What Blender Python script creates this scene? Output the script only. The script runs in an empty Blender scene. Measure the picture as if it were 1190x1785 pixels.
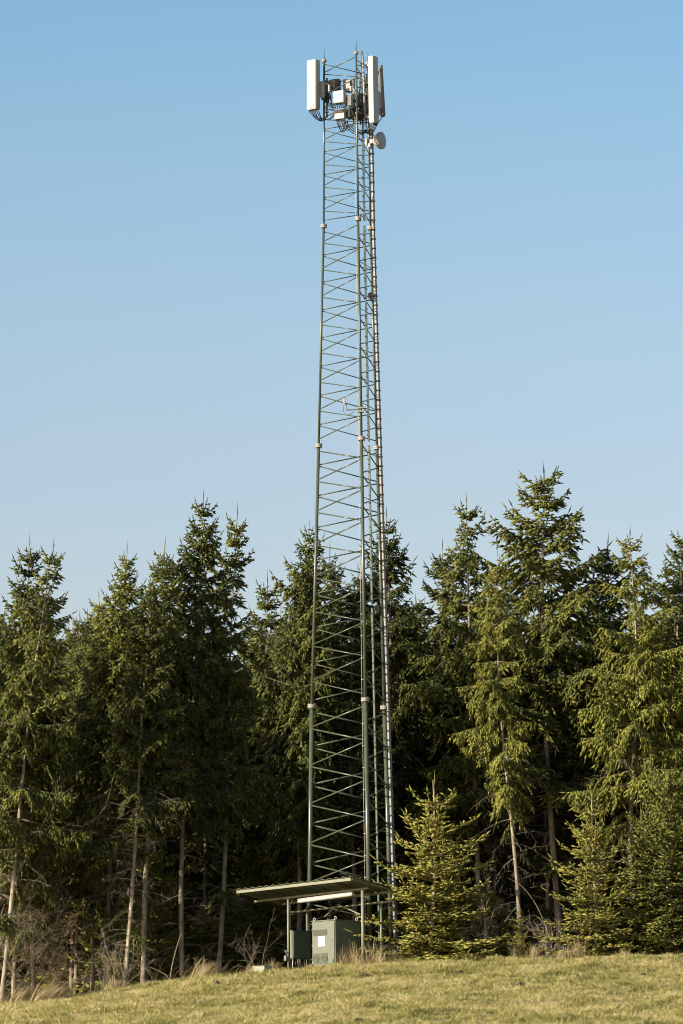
import bpy, math
import numpy as np
from mathutils import Vector, Matrix

SC = bpy.context.scene
COL = SC.collection
PI = math.pi
R_ = math.radians

# ------------------------------------------------------------------ camera
F = 9000.0                      # focal length in photograph pixels (photo is 1190 x 1785)
CAM = np.array([0.0, 0.0, 1.6])
PITCH = math.atan((2230 - 892.5) / F)
ROLL = 0.0085
r0 = np.array([1.0, 0, 0]); fw = np.array([0, math.cos(PITCH), math.sin(PITCH)]); u0 = np.array([0, -math.sin(PITCH), math.cos(PITCH)])
rc = math.cos(ROLL) * r0 - math.sin(ROLL) * u0
uc = math.sin(ROLL) * r0 + math.cos(ROLL) * u0

def at(px, py, Y):
    d = rc * ((px - 595) / F) + uc * ((892.5 - py) / F) + fw
    return CAM + d * (Y / d[1])

cd = bpy.data.cameras.new('camera'); cam = bpy.data.objects.new('camera', cd); COL.objects.link(cam)
cd.sensor_fit = 'VERTICAL'; cd.sensor_height = 24.0; cd.lens = F / 1785 * 24.0
cd.clip_start = 0.5; cd.clip_end = 20000
m = Matrix.Identity(4)
for i in range(3):
    m[i][0] = rc[i]; m[i][1] = uc[i]; m[i][2] = -fw[i]; m[i][3] = CAM[i]
cam.matrix_world = m
SC.camera = cam

# ------------------------------------------------------------------ light and sky
SUN = Vector((-0.87, -0.50, 0)).normalized(); SUN_EL = R_(19)
sv = Vector((SUN.x * math.cos(SUN_EL), SUN.y * math.cos(SUN_EL), math.sin(SUN_EL)))
ld = bpy.data.lights.new('sun', 'SUN'); sun = bpy.data.objects.new('sun', ld); COL.objects.link(sun)
ld.energy = 5.0; ld.angle = R_(0.5); ld.color = (1.0, 0.89, 0.70)
sun.rotation_euler = sv.to_track_quat('Z', 'Y').to_euler(); sun.location = (-40, -40, 60)
w = bpy.data.worlds.new('World'); SC.world = w; w.use_nodes = True
nt = w.node_tree; nt.nodes.clear()
sky = nt.nodes.new('ShaderNodeTexSky'); sky.sky_type = 'NISHITA'; sky.sun_disc = False
sky.sun_elevation = SUN_EL; sky.sun_rotation = math.atan2(SUN.x, SUN.y)
sky.air_density = 1.0; sky.dust_density = 2.0; sky.ozone_density = 1.5; sky.altitude = 300
bg = nt.nodes.new('ShaderNodeBackground'); bg.inputs['Strength'].default_value = 0.15
wo = nt.nodes.new('ShaderNodeOutputWorld')
hs = nt.nodes.new('ShaderNodeHueSaturation'); hs.inputs['Saturation'].default_value = 1.12
nt.links.new(sky.outputs[0], hs.inputs['Color']); 
# tint painted into the sky: paler, warmer low down, dimmed overhead to deepen shade
tcw = nt.nodes.new('ShaderNodeTexCoord'); sz = nt.nodes.new('ShaderNodeSeparateXYZ'); nt.links.new(tcw.outputs['Generated'], sz.inputs[0])
rw = nt.nodes.new('ShaderNodeValToRGB'); nt.links.new(sz.outputs['Z'], rw.inputs[0]); el = rw.color_ramp.elements
stops = [(.10, (1.405, 1.14, 1.03)), (.138, (1.405, 1.14, 1.05)), (.152, (1.40, 1.145, 1.06)), (.178, (1.36, 1.19, 1.10)), (.21, (1.26, 1.21, 1.12)), (.24, (1.08, 1.18, 1.16)), (.34, (.80, .90, .94)), (.52, (.48, .55, .60)), (.85, (.36, .41, .46))]
while len(el) < len(stops): el.new(.5)
for e, (p_, c_) in zip(el, stops): e.position = p_; e.color = tuple(v / 1.405 for v in c_) + (1,)
mw = nt.nodes.new('ShaderNodeMix'); mw.data_type = 'RGBA'; mw.blend_type = 'MULTIPLY'; mw.inputs[0].default_value = 1.0
nt.links.new(hs.outputs[0], mw.inputs[6]); nt.links.new(rw.outputs[0], mw.inputs[7]); nz = nt.nodes.new('ShaderNodeTexNoise'); nz.inputs['Scale'].default_value = 7.0; nz.inputs['Detail'].default_value = 2.0
mpz = nt.nodes.new('ShaderNodeMapping'); mpz.inputs['Scale'].default_value = (1, 1, 3.0); nt.links.new(tcw.outputs['Generated'], mpz.inputs[0]); nt.links.new(mpz.outputs[0], nz.inputs['Vector'])
rz_ = nt.nodes.new('ShaderNodeValToRGB'); nt.links.new(nz.outputs['Fac'], rz_.inputs[0]); rz_.color_ramp.elements[0].position = .35; rz_.color_ramp.elements[0].color = (.965, .98, 1, 1); rz_.color_ramp.elements[1].position = .7; rz_.color_ramp.elements[1].color = (1, .99, .965, 1)
mz2 = nt.nodes.new('ShaderNodeMix'); mz2.data_type = 'RGBA'; mz2.blend_type = 'MULTIPLY'; mz2.inputs[0].default_value = 1.0
nt.links.new(mw.outputs[2], mz2.inputs[6]); nt.links.new(rz_.outputs[0], mz2.inputs[7]); nt.links.new(mz2.outputs[2], bg.inputs['Color']); nt.links.new(bg.outputs[0], wo.inputs['Surface'])
vs = SC.view_settings
vs.view_transform = 'Standard'; vs.look = 'None'; vs.exposure = 0.60; vs.gamma = 1.0; vs.use_curve_mapping = False
try:
    SC.cycles.filter_width = 1.0
    SC.cycles.max_bounces = 5; SC.cycles.diffuse_bounces = 3; SC.cycles.glossy_bounces = 2
    SC.cycles.transparent_max_bounces = 4
except Exception:
    pass

# ------------------------------------------------------------------ materials
def ramp(nt, fac, stops):
    n = nt.nodes.new('ShaderNodeValToRGB'); el = n.color_ramp.elements
    while len(el) < len(stops): el.new(0.5)
    for e, (p, c) in zip(el, stops): e.position = p; e.color = (*c, 1)
    nt.links.new(fac, n.inputs[0]); return n.outputs[0]

def mixc(nt, a, b, fac, mode='MIX'):
    n = nt.nodes.new('ShaderNodeMix'); n.data_type = 'RGBA'; n.blend_type = mode
    for s, v in ((n.inputs[0], fac), (n.inputs[6], a), (n.inputs[7], b)):
        if hasattr(v, 'links'): nt.links.new(v, s)
        elif isinstance(v, tuple): s.default_value = (*v, 1)
        else: s.default_value = v
    return n.outputs[2]

def noise(nt, scale, detail=4, coord='Object', rough=0.55, dist=0.0, stretch=None):
    tc = nt.nodes.new('ShaderNodeTexCoord'); n = nt.nodes.new('ShaderNodeTexNoise')
    n.inputs['Scale'].default_value = scale; n.inputs['Detail'].default_value = detail
    n.inputs['Roughness'].default_value = rough; n.inputs['Distortion'].default_value = dist
    if stretch:
        mp = nt.nodes.new('ShaderNodeMapping'); mp.inputs['Scale'].default_value = stretch
        nt.links.new(tc.outputs[coord], mp.inputs[0]); nt.links.new(mp.outputs[0], n.inputs['Vector'])
    else:
        nt.links.new(tc.outputs[coord], n.inputs['Vector'])
    return n.outputs['Fac']

def mat(name):
    m = bpy.data.materials.new(name); m.use_nodes = True
    return m, m.node_tree, m.node_tree.nodes['Principled BSDF']

def painted(name, c, rough=0.5, metal=0.0, var=0.18, scale=9.0, dirt=None):
    m, nt, b = mat(name)
    lo = tuple(v * (1 - var) for v in c); hi = tuple(min(1, v * (1 + var)) for v in c)
    col = ramp(nt, noise(nt, scale, 6), [(0.3, lo), (0.7, hi)])
    if dirt:
        f = ramp(nt, noise(nt, scale * 0.35, 8, rough=0.7), [(0.52, (0, 0, 0)), (0.72, (0.7, 0.7, 0.7))])
        col = mixc(nt, col, dirt, f)
    nt.links.new(col, b.inputs['Base Color'])
    b.inputs['Roughness'].default_value = rough; b.inputs['Metallic'].default_value = metal
    return m

def leafy(name, dark, mid, light, transl=0.28, rough=0.55):
    m, nt, b = mat(name)
    g = nt.nodes.new('ShaderNodeNewGeometry'); oi = nt.nodes.new('ShaderNodeObjectInfo')
    n1 = noise(nt, 0.9, 3)
    a = nt.nodes.new('ShaderNodeMath'); a.operation = 'MULTIPLY_ADD'
    nt.links.new(g.outputs['Random Per Island'], a.inputs[0]); a.inputs[1].default_value = 0.55
    s = nt.nodes.new('ShaderNodeMath'); s.operation = 'MULTIPLY_ADD'
    nt.links.new(oi.outputs['Random'], s.inputs[0]); s.inputs[1].default_value = 0.30; s.inputs[2].default_value = -0.42
    t = nt.nodes.new('ShaderNodeMath'); t.operation = 'ADD'
    nt.links.new(s.outputs[0], t.inputs[0]); nt.links.new(n1, t.inputs[1]); nt.links.new(t.outputs[0], a.inputs[2])
    col = ramp(nt, a.outputs[0], [(0.05, dark), (0.45, mid), (0.92, light)])
    nt.links.new(col, b.inputs['Base Color']); b.inputs['Roughness'].default_value = rough
    b.inputs['Specular IOR Level'].default_value = 0.35
    tr = nt.nodes.new('ShaderNodeBsdfTranslucent'); nt.links.new(col, tr.inputs['Color'])
    mx = nt.nodes.new('ShaderNodeMixShader'); mx.inputs[0].default_value = transl
    o = nt.nodes['Material Output']
    nt.links.new(b.outputs[0], mx.inputs[1]); nt.links.new(tr.outputs[0], mx.inputs[2]); nt.links.new(mx.outputs[0], o.inputs['Surface'])
    return m

M = {}
M['mast'] = painted('mast_green_paint', (0.080, 0.098, 0.066), 0.28, 0.0, 0.16, 6, (0.066, 0.076, 0.054))
M['ladder'] = painted('ladder_green_paint', (0.115, 0.16, 0.112), 0.42, 0.0, 0.12, 6)
M['galv'] = painted('galvanised_steel', (0.36, 0.36, 0.34), 0.5, 0.3, 0.15, 14)
M['flange'] = painted('pale_flange_paint', (0.31, 0.295, 0.265), 0.55, 0.0, 0.15, 18)
M['white'] = painted('white_fibreglass', (0.37, 0.365, 0.35), 0.45, 0.0, 0.05, 3, (0.31, 0.305, 0.285))
M['greycase'] = painted('grey_aluminium_case', (0.34, 0.34, 0.338), 0.5, 0.0, 0.1, 8)
M['dark'] = painted('dark_grey_case', (0.07, 0.072, 0.075), 0.5, 0.0, 0.15, 8)
M['midgrey'] = painted('mid_grey_case', (0.16, 0.165, 0.17), 0.5, 0.0, 0.15, 8)
M['cable'] = painted('black_cable', (0.022, 0.022, 0.026), 0.45, 0.0, 0.2, 20)
M['feeder'] = painted('pale_feeder_cable', (0.28, 0.28, 0.295), 0.42, 0.1, 0.2, 30)
M['clip'] = painted('dark_clip', (0.03, 0.03, 0.035), 0.5)
M['cabinet'] = painted('cabinet_green_paint', (0.142, 0.162, 0.126), 0.5, 0.0, 0.07, 2.5, (0.12, 0.138, 0.102))
M['cabdark'] = painted('cabinet_vent_green', (0.085, 0.098, 0.075), 0.6, 0.0, 0.1, 20)
M['boxdark'] = painted('dark_green_box_paint', (0.075, 0.095, 0.06), 0.5, 0.0, 0.1, 4)
M['shelter'] = painted('shelter_green_paint', (0.205, 0.22, 0.165), 0.5, 0.0, 0.12, 5, (0.15, 0.158, 0.112))
M['roofsheet'] = painted('roof_sheet_green', (0.13, 0.14, 0.09), 0.55, 0.0, 0.14, 3, (0.085, 0.09, 0.06))
M['paper'] = painted('white_paper', (0.6, 0.6, 0.59), 0.6, 0.0, 0.02)
M['tubewhite'] = painted('milky_cover', (0.47, 0.47, 0.45), 0.35, 0.0, 0.03)
M['concrete'] = painted('mossy_concrete', (0.32, 0.33, 0.27), 0.85, 0.0, 0.18, 12, (0.2, 0.22, 0.13))
M['needle'] = leafy('spruce_needles', (0.028, 0.040, 0.011), (0.090, 0.110, 0.024), (0.28, 0.285, 0.062))
M['needle_olive'] = leafy('olive_spruce_needles', (0.042, 0.054, 0.011), (0.145, 0.165, 0.030), (0.37, 0.37, 0.08))
M['needle_young'] = leafy('young_spruce_needles', (0.07, 0.08, 0.02), (0.22, 0.225, 0.045), (0.50, 0.46, 0.12))
M['deadleaf'] = leafy('brown_beech_leaves', (0.16, 0.09, 0.04), (0.24, 0.14, 0.07), (0.34, 0.21, 0.11))
M['straw'] = leafy('dry_grass', (0.26, 0.18, 0.09), (0.40, 0.325, 0.18), (0.54, 0.455, 0.28), 0.3)
M['twig'] = painted('dead_twig_grey', (0.20, 0.165, 0.125), 0.85, 0.0, 0.3, 4)
M['paletwig'] = painted('pale_bare_twig', (0.33, 0.28, 0.21), 0.8, 0.0, 0.25, 4)

def bark():
    m, nt, b = mat('spruce_bark')
    n = noise(nt, 5, 7, rough=0.65, stretch=(1, 1, 0.35)); n2 = noise(nt, 1.6, 4)
    c = ramp(nt, n, [(0.28, (0.13, 0.10, 0.072)), (0.5, (0.29, 0.245, 0.18)), (0.72, (0.46, 0.405, 0.32))])
    f = ramp(nt, n2, [(0.48, (0, 0, 0)), (0.7, (0.55, 0.55, 0.55))])
    c = mixc(nt, c, (0.20, 0.20, 0.12), f)
    kn = noise(nt, 3.2, 3, rough=0.8, stretch=(.8, .8, 2.6)); kf = ramp(nt, kn, [(0.33, (0.75, 0.75, 0.75)), (0.43, (0, 0, 0))])
    c = mixc(nt, c, (0.075, 0.06, 0.045), kf)
    nt.links.new(c, b.inputs['Base Color']); b.inputs['Roughness'].default_value = 0.9
    bp = nt.nodes.new('ShaderNodeBump'); bp.inputs['Strength'].default_value = 0.8; bp.inputs['Distance'].default_value = 0.02
    nt.links.new(n, bp.inputs['Height']); nt.links.new(bp.outputs[0], b.inputs['Normal'])
    return m
M['bark'] = bark()
M['earth'] = painted('dark_earth', (0.075, 0.058, 0.036), 0.95, 0.0, 0.4, 18)

def soil():
    m, nt, b = mat('field_turf')
    a = noise(nt, 0.35, 5, rough=0.6); c = noise(nt, 3.0, 6, rough=0.7); d = noise(nt, 14.0, 5, rough=0.7)
    c1 = ramp(nt, a, [(0.35, (0.22, 0.20, 0.075)), (0.5, (0.36, 0.30, 0.13)), (0.65, (0.42, 0.34, 0.17))])
    c2 = ramp(nt, c, [(0.3, (0.17, 0.155, 0.06)), (0.5, (0.38, 0.31, 0.14)), (0.7, (0.47, 0.39, 0.20))])
    col = mixc(nt, c1, c2, 0.55)
    f = ramp(nt, d, [(0.33, (0.7, 0.7, 0.7)), (0.5, (0, 0, 0))])
    col = mixc(nt, col, (0.12, 0.095, 0.05), f)
    sx = nt.nodes.new('ShaderNodeSeparateXYZ'); tcs = nt.nodes.new('ShaderNodeTexCoord'); nt.links.new(tcs.outputs['Object'], sx.inputs[0])
    mr = nt.nodes.new('ShaderNodeMath'); mr.operation = 'MULTIPLY_ADD'; nt.links.new(c, mr.inputs[0]); mr.inputs[1].default_value = 3.0; nt.links.new(sx.outputs['Y'], mr.inputs[2])
    mp = nt.nodes.new('ShaderNodeMapRange'); nt.links.new(mr.outputs[0], mp.inputs[0]); mp.inputs[1].default_value = 155.2; mp.inputs[2].default_value = 156.4
    litter = ramp(nt, d, [(0.3, (0.035, 0.026, 0.017)), (0.7, (0.085, 0.062, 0.038))])
    col = mixc(nt, col, litter, mp.outputs[0])
    nt.links.new(col, b.inputs['Base Color']); b.inputs['Roughness'].default_value = 0.95
    bp = nt.nodes.new('ShaderNodeBump'); bp.inputs['Strength'].default_value = 0.7; bp.inputs['Distance'].default_value = 0.08
    nt.links.new(c, bp.inputs['Height']); nt.links.new(bp.outputs[0], b.inputs['Normal'])
    return m
M['soil'] = soil()

def bladem():
    m, nt, b = mat('turf_blades')
    g = nt.nodes.new('ShaderNodeNewGeometry')
    n1 = noise(nt, 0.45, 4, rough=0.6); n2 = noise(nt, 2.2, 4, rough=0.6)
    s = nt.nodes.new('ShaderNodeMath'); s.operation = 'MULTIPLY_ADD'
    nt.links.new(g.outputs['Random Per Island'], s.inputs[0]); s.inputs[1].default_value = 0.55
    t = nt.nodes.new('ShaderNodeMath'); t.operation = 'ADD'; nt.links.new(n1, t.inputs[0]); nt.links.new(n2, t.inputs[1])
    u = nt.nodes.new('ShaderNodeMath'); u.operation = 'MULTIPLY_ADD'; nt.links.new(t.outputs[0], u.inputs[0])
    u.inputs[1].default_value = 1.15; u.inputs[2].default_value = -0.90
    nt.links.new(u.outputs[0], s.inputs[2])
    col = ramp(nt, s.outputs[0], [(0.06, (0.08, 0.07, 0.022)), (0.24, (0.185, 0.205, 0.055)), (0.45, (0.335, 0.325, 0.108)), (0.66, (0.55, 0.48, 0.22)), (0.95, (0.74, 0.65, 0.39))])
    nt.links.new(col, b.inputs['Base Color']); b.inputs['Roughness'].default_value = 0.8; b.inputs['Specular IOR Level'].default_value = 0.2
    tr = nt.nodes.new('ShaderNodeBsdfTranslucent'); nt.links.new(col, tr.inputs['Color'])
    mx = nt.nodes.new('ShaderNodeMixShader'); mx.inputs[0].default_value = 0.25
    o = nt.nodes['Material Output']
    nt.links.new(b.outputs[0], mx.inputs[1]); nt.links.new(tr.outputs[0], mx.inputs[2]); nt.links.new(mx.outputs[0], o.inputs['Surface'])
    return m
M['blade'] = bladem()

# ------------------------------------------------------------------ mesh helpers
def mesh_np(name, V, T, mats, mi=None, smooth=False):
    """triangles or quads given as an int array n x k"""
    me = bpy.data.meshes.new(name)
    V = np.ascontiguousarray(V, dtype=np.float32); T = np.ascontiguousarray(T, dtype=np.int32)
    k = T.shape[1]
    me.vertices.add(len(V)); me.vertices.foreach_set('co', V.ravel())
    me.loops.add(T.size); me.loops.foreach_set('vertex_index', T.ravel())
    me.polygons.add(len(T)); me.polygons.foreach_set('loop_start', np.arange(0, T.size, k, dtype=np.int32))
    me.polygons.foreach_set('loop_total', np.full(len(T), k, dtype=np.int32))
    for mm in mats: me.materials.append(mm)
    if mi is not None: me.polygons.foreach_set('material_index', np.asarray(mi, dtype=np.int32))
    if smooth: me.polygons.foreach_set('use_smooth', np.ones(len(T), dtype=bool))
    me.update(calc_edges=True)
    return me

def link(name, me, parent=None, loc=(0, 0, 0)):
    o = bpy.data.objects.new(name, me); COL.objects.link(o); o.location = loc
    if parent is not None: o.parent = parent
    return o

def tag(o, label=None, cat=None, group=None, kind=None):
    for k, v in (('label', label), ('category', cat), ('group', group), ('kind', kind)):
        if v: o[k] = v
    return o

def thing(name, label, cat, loc, rz=0.0, group=None):
    o = bpy.data.objects.new(name, None); COL.objects.link(o)
    o.location = tuple(loc); o.rotation_euler = (0, 0, rz); o.empty_display_size = 0.2
    return tag(o, label, cat, group)

class MB:
    """collects boxes, bars and tubes into one mesh"""
    def __init__(s): s.v = []; s.f = []; s.sm = []; s.mi = []
    def add(s, V, Fc, smooth=False, mi=0):
        b = len(s.v); s.v += [tuple(map(float, p)) for p in V]
        for q in Fc: s.f.append(tuple(b + i for i in q)); s.sm.append(smooth); s.mi.append(mi)
        return s
    def box(s, c, size, mi=0, ax=None):
        c = np.array(c, float); h = np.array(size, float) / 2
        A = np.eye(3) if ax is None else np.array(ax, float)
        V = [c + A.T @ (h * np.array(k)) for k in ((-1,-1,-1),(1,-1,-1),(1,1,-1),(-1,1,-1),(-1,-1,1),(1,-1,1),(1,1,1),(-1,1,1))]
        return s.add(V, [(0,3,2,1),(4,5,6,7),(0,1,5,4),(1,2,6,5),(2,3,7,6),(3,0,4,7)], False, mi)
    def tube(s, P, r, n=8, mi=0, caps=True, smooth=True):
        P = [np.array(p, float) for p in P]; k = len(P)
        rr = r if hasattr(r, '__len__') else [r] * k
        V = []; prev = None
        for i in range(k):
            t = P[min(i + 1, k - 1)] - P[max(i - 1, 0)]; t /= max(np.linalg.norm(t), 1e-9)
            a = np.array([0, 0, 1.0]) if abs(t[2]) < 0.9 else np.array([1.0, 0, 0])
            if prev is None: e1 = np.cross(t, a)
            else: e1 = prev - t * np.dot(prev, t)
            e1 /= max(np.linalg.norm(e1), 1e-9); prev = e1; e2 = np.cross(t, e1)
            for j in range(n):
                th = 2 * PI * j / n; V.append(P[i] + rr[i] * (math.cos(th) * e1 + math.sin(th) * e2))
        b = len(s.v); Fc = []
        for i in range(k - 1):
            for j in range(n):
                Fc.append((i*n+j, i*n+(j+1) % n, (i+1)*n+(j+1) % n, (i+1)*n+j))
        s.add(V, Fc, smooth, mi)
        if caps:
            s.f.append(tuple(b + j for j in reversed(range(n)))); s.sm.append(False); s.mi.append(mi)
            s.f.append(tuple(b + (k-1)*n + j for j in range(n))); s.sm.append(False); s.mi.append(mi)
        return s
    def build(s, name, mats, parent=None, bevel=0.0, off=(0, 0, 0), loc=(0, 0, 0)):
        me = bpy.data.meshes.new(name)
        me.from_pydata([(x - off[0], y - off[1], z - off[2]) for x, y, z in s.v], [], s.f)
        for mm in (mats if isinstance(mats, (list, tuple)) else [mats]): me.materials.append(mm)
        me.polygons.foreach_set('use_smooth', s.sm); me.polygons.foreach_set('material_index', s.mi)
        me.update()
        o = link(name, me, parent, loc)
        if bevel:
            bv = o.modifiers.new('bevel', 'BEVEL'); bv.width = bevel; bv.segments = 2; bv.limit_method = 'ANGLE'
        return o

def arc(a, b, sag, n=9, side=None):
    """a hanging loop of cable from a to b"""
    a = np.array(a, float); b = np.array(b, float); out = []
    for i in range(n):
        t = i / (n - 1); p = a * (1 - t) + b * t; p = p - np.array([0, 0, sag]) * (4 * t * (1 - t))
        if side is not None: p = p + np.array(side) * (4 * t * (1 - t))
        out.append(p)
    return out

def norm(v): return v / np.maximum(np.linalg.norm(v, axis=-1, keepdims=True), 1e-9)

# ------------------------------------------------------------------ ground
YC = 152.0
cpx = [(-120, 1764), (0, 1749), (100, 1737), (200, 1724), (300, 1712), (400, 1702), (500, 1693), (600, 1685), (700, 1677), (850, 1669), (1000, 1665), (1190, 1662), (1320, 1660)]
cp = [at(px, py + 9, YC) for px, py in cpx]
CX = np.array([-400, -60] + [p[0] for p in cp] + [60, 400]); CZ = np.array([cp[0][2] - 14, cp[0][2] - 4.6] + [p[2] for p in cp] + [cp[-1][2] + .8, cp[-1][2] + 4.0])
SLOPE = 0.125
def vnoise(x, y, seed, sc):
    g = np.random.default_rng(seed).random((64, 64))
    x = np.asarray(x) / sc; y = np.asarray(y) / sc
    xi = np.floor(x).astype(int); yi = np.floor(y).astype(int); fx = x - xi; fy = y - yi
    fx = fx*fx*(3-2*fx); fy = fy*fy*(3-2*fy)
    G = lambda a, b: g[a % 64, b % 64]
    return (G(xi, yi)*(1-fx) + G(xi+1, yi)*fx)*(1-fy) + (G(xi, yi+1)*(1-fx) + G(xi+1, yi+1)*fx)*fy
def ground(x, y, bumps=True):
    x = np.asarray(x, float); y = np.asarray(y, float)
    zc = np.interp(x, CX, CZ)
    y1 = 126.0; z1 = zc - SLOPE * (YC - y1)
    near = z1 * np.clip(y / y1, -3, 1)
    slope = zc - SLOPE * (YC - y)
    d = np.maximum(y - YC, 0)
    back = zc + np.where(d < 6, SLOPE * d - (SLOPE * d * d / 12), SLOPE * 3) + 0.11 * np.clip(d - 16, 0, 120) - 0.02 * np.maximum(d - 160, 0)
    z = np.where(y < y1, near, np.where(y < YC, slope, back))
    if bumps:
        z = z + (vnoise(x, y, 5, 2.6) - .5) * .20 + (vnoise(x, y, 6, 0.9) - .5) * .11 + (vnoise(x, y, 7, 0.36) - .5) * .06
    return z
def gz(x, y): return float(ground(x, y))

fx_ = np.arange(-20, 20.01, 0.15); fy_ = np.arange(112, 162, 0.15)
xs = np.concatenate([[-3000, -1200, -400, -200, -100, -60, -35, -26], fx_, [26, 35, 60, 100, 200, 400, 1200, 3000]])
ys = np.concatenate([[-400, -150, -60, -20, 0, 30, 60, 80, 95, 104], fy_, [168, 176, 186, 200, 230, 280, 400, 700, 1500, 4000]])
X, Y = np.meshgrid(xs, ys); Z = ground(X, Y)
nx, ny = len(xs), len(ys)
V = np.stack([X.ravel(), Y.ravel(), Z.ravel()], 1)
i, j = np.meshgrid(np.arange(nx - 1), np.arange(ny - 1)); b0 = (j * nx + i).ravel()
T = np.stack([b0, b0 + 1, b0 + nx + 1, b0 + nx], 1)
gobj = link('ground', mesh_np('ground', V, T, [M['soil']], smooth=True)); tag(gobj, kind='structure')

def blades(N, xr, yr, seed, hr, wr, leanr, weight=None):
    g = np.random.default_rng(seed)
    x = g.uniform(xr[0], xr[1], N); y = g.uniform(yr[0], yr[1], N)
    keep = vnoise(x, y, 11, 0.45) * 0.7 + vnoise(x, y, 12, 0.16) * 0.5 + vnoise(x, y, 15, 1.7) * 0.35 > g.uniform(0.35, 1.0, N)
    keep &= vnoise(x, y, 31, .5) * .7 + vnoise(x, y, 32, .19) * .4 > .27
    x = x[keep]; y = y[keep]; n = len(x)
    e_ = y < 153.6 + 1.6 * vnoise(x, y, 21, 1.1); x = x[e_]; y = y[e_]; n = len(x)
    hh = g.uniform(hr[0], hr[1], n) * (0.25 + 1.25 * vnoise(x, y, 13, 0.34) ** 1.4 + .35 * vnoise(x, y, 14, 1.6)); ww = g.uniform(wr[0], wr[1], n)
    a = g.uniform(0, 2 * PI, n); la = g.uniform(0, 2 * PI, n); lean = g.uniform(leanr[0], leanr[1], n) * hh
    p = np.stack([x, y, ground(x, y) - 0.01], 1)
    s = np.stack([np.cos(a), np.sin(a), np.zeros(n)], 1) * ww[:, None]
    tip = p + np.stack([np.cos(la) * lean, np.sin(la) * lean, hh], 1)
    V = np.stack([p - s, p + s, tip], 1).reshape(-1, 3)
    return V, np.arange(len(V)).reshape(-1, 3)
V, T = blades(1600000, (-19, 19), (114, 155.2), 3, (0.045, 0.13), (0.009, 0.022), (0.3, 1.9))
tag(link('grass', mesh_np('grass', V, T, [M['blade']])), 'short sunlit straw and olive turf covering the sloping field', 'grass', kind='stuff')

g = np.random.default_rng(51)
for px, Yd in ((102, 148.6), (625, 131.5), (380, 151.0), (640, 149.5), (255, 139.0), (905, 141.0), (985, 134.5), (800, 148.5), (520, 143.0), (1120, 146.0)):
    x = at(px, 1740, Yd)[0]; V = []; T = []
    for k in range(7):
        cx, cy = g.normal(0, .055), g.normal(0, .06); rr = g.uniform(.06, .11); b = len(V)
        for i_ in range(3):
            for j_ in range(7):
                th = 2 * PI * j_ / 7; q_ = rr * (1 - i_ * .36) * g.uniform(.75, 1.25); V.append((cx + q_ * math.cos(th), cy + q_ * math.sin(th), -.03 + rr * .55 * i_ * g.uniform(.7, 1.2)))
        V.append((cx, cy, rr * 1.0))
        for i_ in range(2):
            for j_ in range(7):
                T.append((b + i_*7 + j_, b + i_*7 + (j_+1) % 7, b + (i_+1)*7 + (j_+1) % 7)); T.append((b + i_*7 + j_, b + (i_+1)*7 + (j_+1) % 7, b + (i_+1)*7 + j_))
        for j_ in range(7): T.append((b + 14 + j_, b + 14 + (j_+1) % 7, b + 21))
    o = link('earth_mound', mesh_np('earth_mound', np.array(V), np.array(T), [M['earth']]), None, (x, Yd, gz(x, Yd) + .01))
    tag(o, 'small dark crumbly mound of earth thrown up in the turf of the slope', 'earth mound', 'earth mounds in the field')

# ------------------------------------------------------------------ spruces
def spindles(P0, P1, R):
    n = len(P0); d = norm(P1 - P0)
    a = np.where(np.abs(d[:, 2:3]) < 0.9, np.array([[0, 0, 1.0]]), np.array([[1.0, 0, 0]]))
    e1 = norm(np.cross(d, a)); e2 = np.cross(d, e1)
    mid = P0 * 0.6 + P1 * 0.4; R = R[:, None]
    V = np.empty((n, 5, 3)); V[:, 0] = P0; V[:, 4] = P1
    for k in range(3):
        th = 2 * PI * k / 3 + 0.5
        V[:, 1 + k] = mid + R * (math.cos(th) * e1 + math.sin(th) * e2)
    b = (np.arange(n) * 5)[:, None, None]
    t = np.array([[0, 2, 1], [0, 3, 2], [0, 1, 3], [4, 1, 2], [4, 2, 3], [4, 3, 1]])[None]
    return V.reshape(-1, 3), (b + t).reshape(-1, 3)

def tubes3(P0, P1, R0, R1):
    n = len(P0); d = norm(P1 - P0)
    a = np.where(np.abs(d[:, 2:3]) < 0.9, np.array([[0, 0, 1.0]]), np.array([[1.0, 0, 0]]))
    e1 = norm(np.cross(d, a)); e2 = np.cross(d, e1)
    V = np.empty((n, 6, 3))
    for k in range(3):
        th = 2 * PI * k / 3; o = math.cos(th) * e1 + math.sin(th) * e2
        V[:, k] = P0 + R0[:, None] * o; V[:, 3 + k] = P1 + R1[:, None] * o
    b = (np.arange(n) * 6)[:, None, None]
    t = np.array([[0, 1, 4], [0, 4, 3], [1, 2, 5], [1, 5, 4], [2, 0, 3], [2, 3, 5]])[None]
    return V.reshape(-1, 3), (b + t).reshape(-1, 3)

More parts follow.
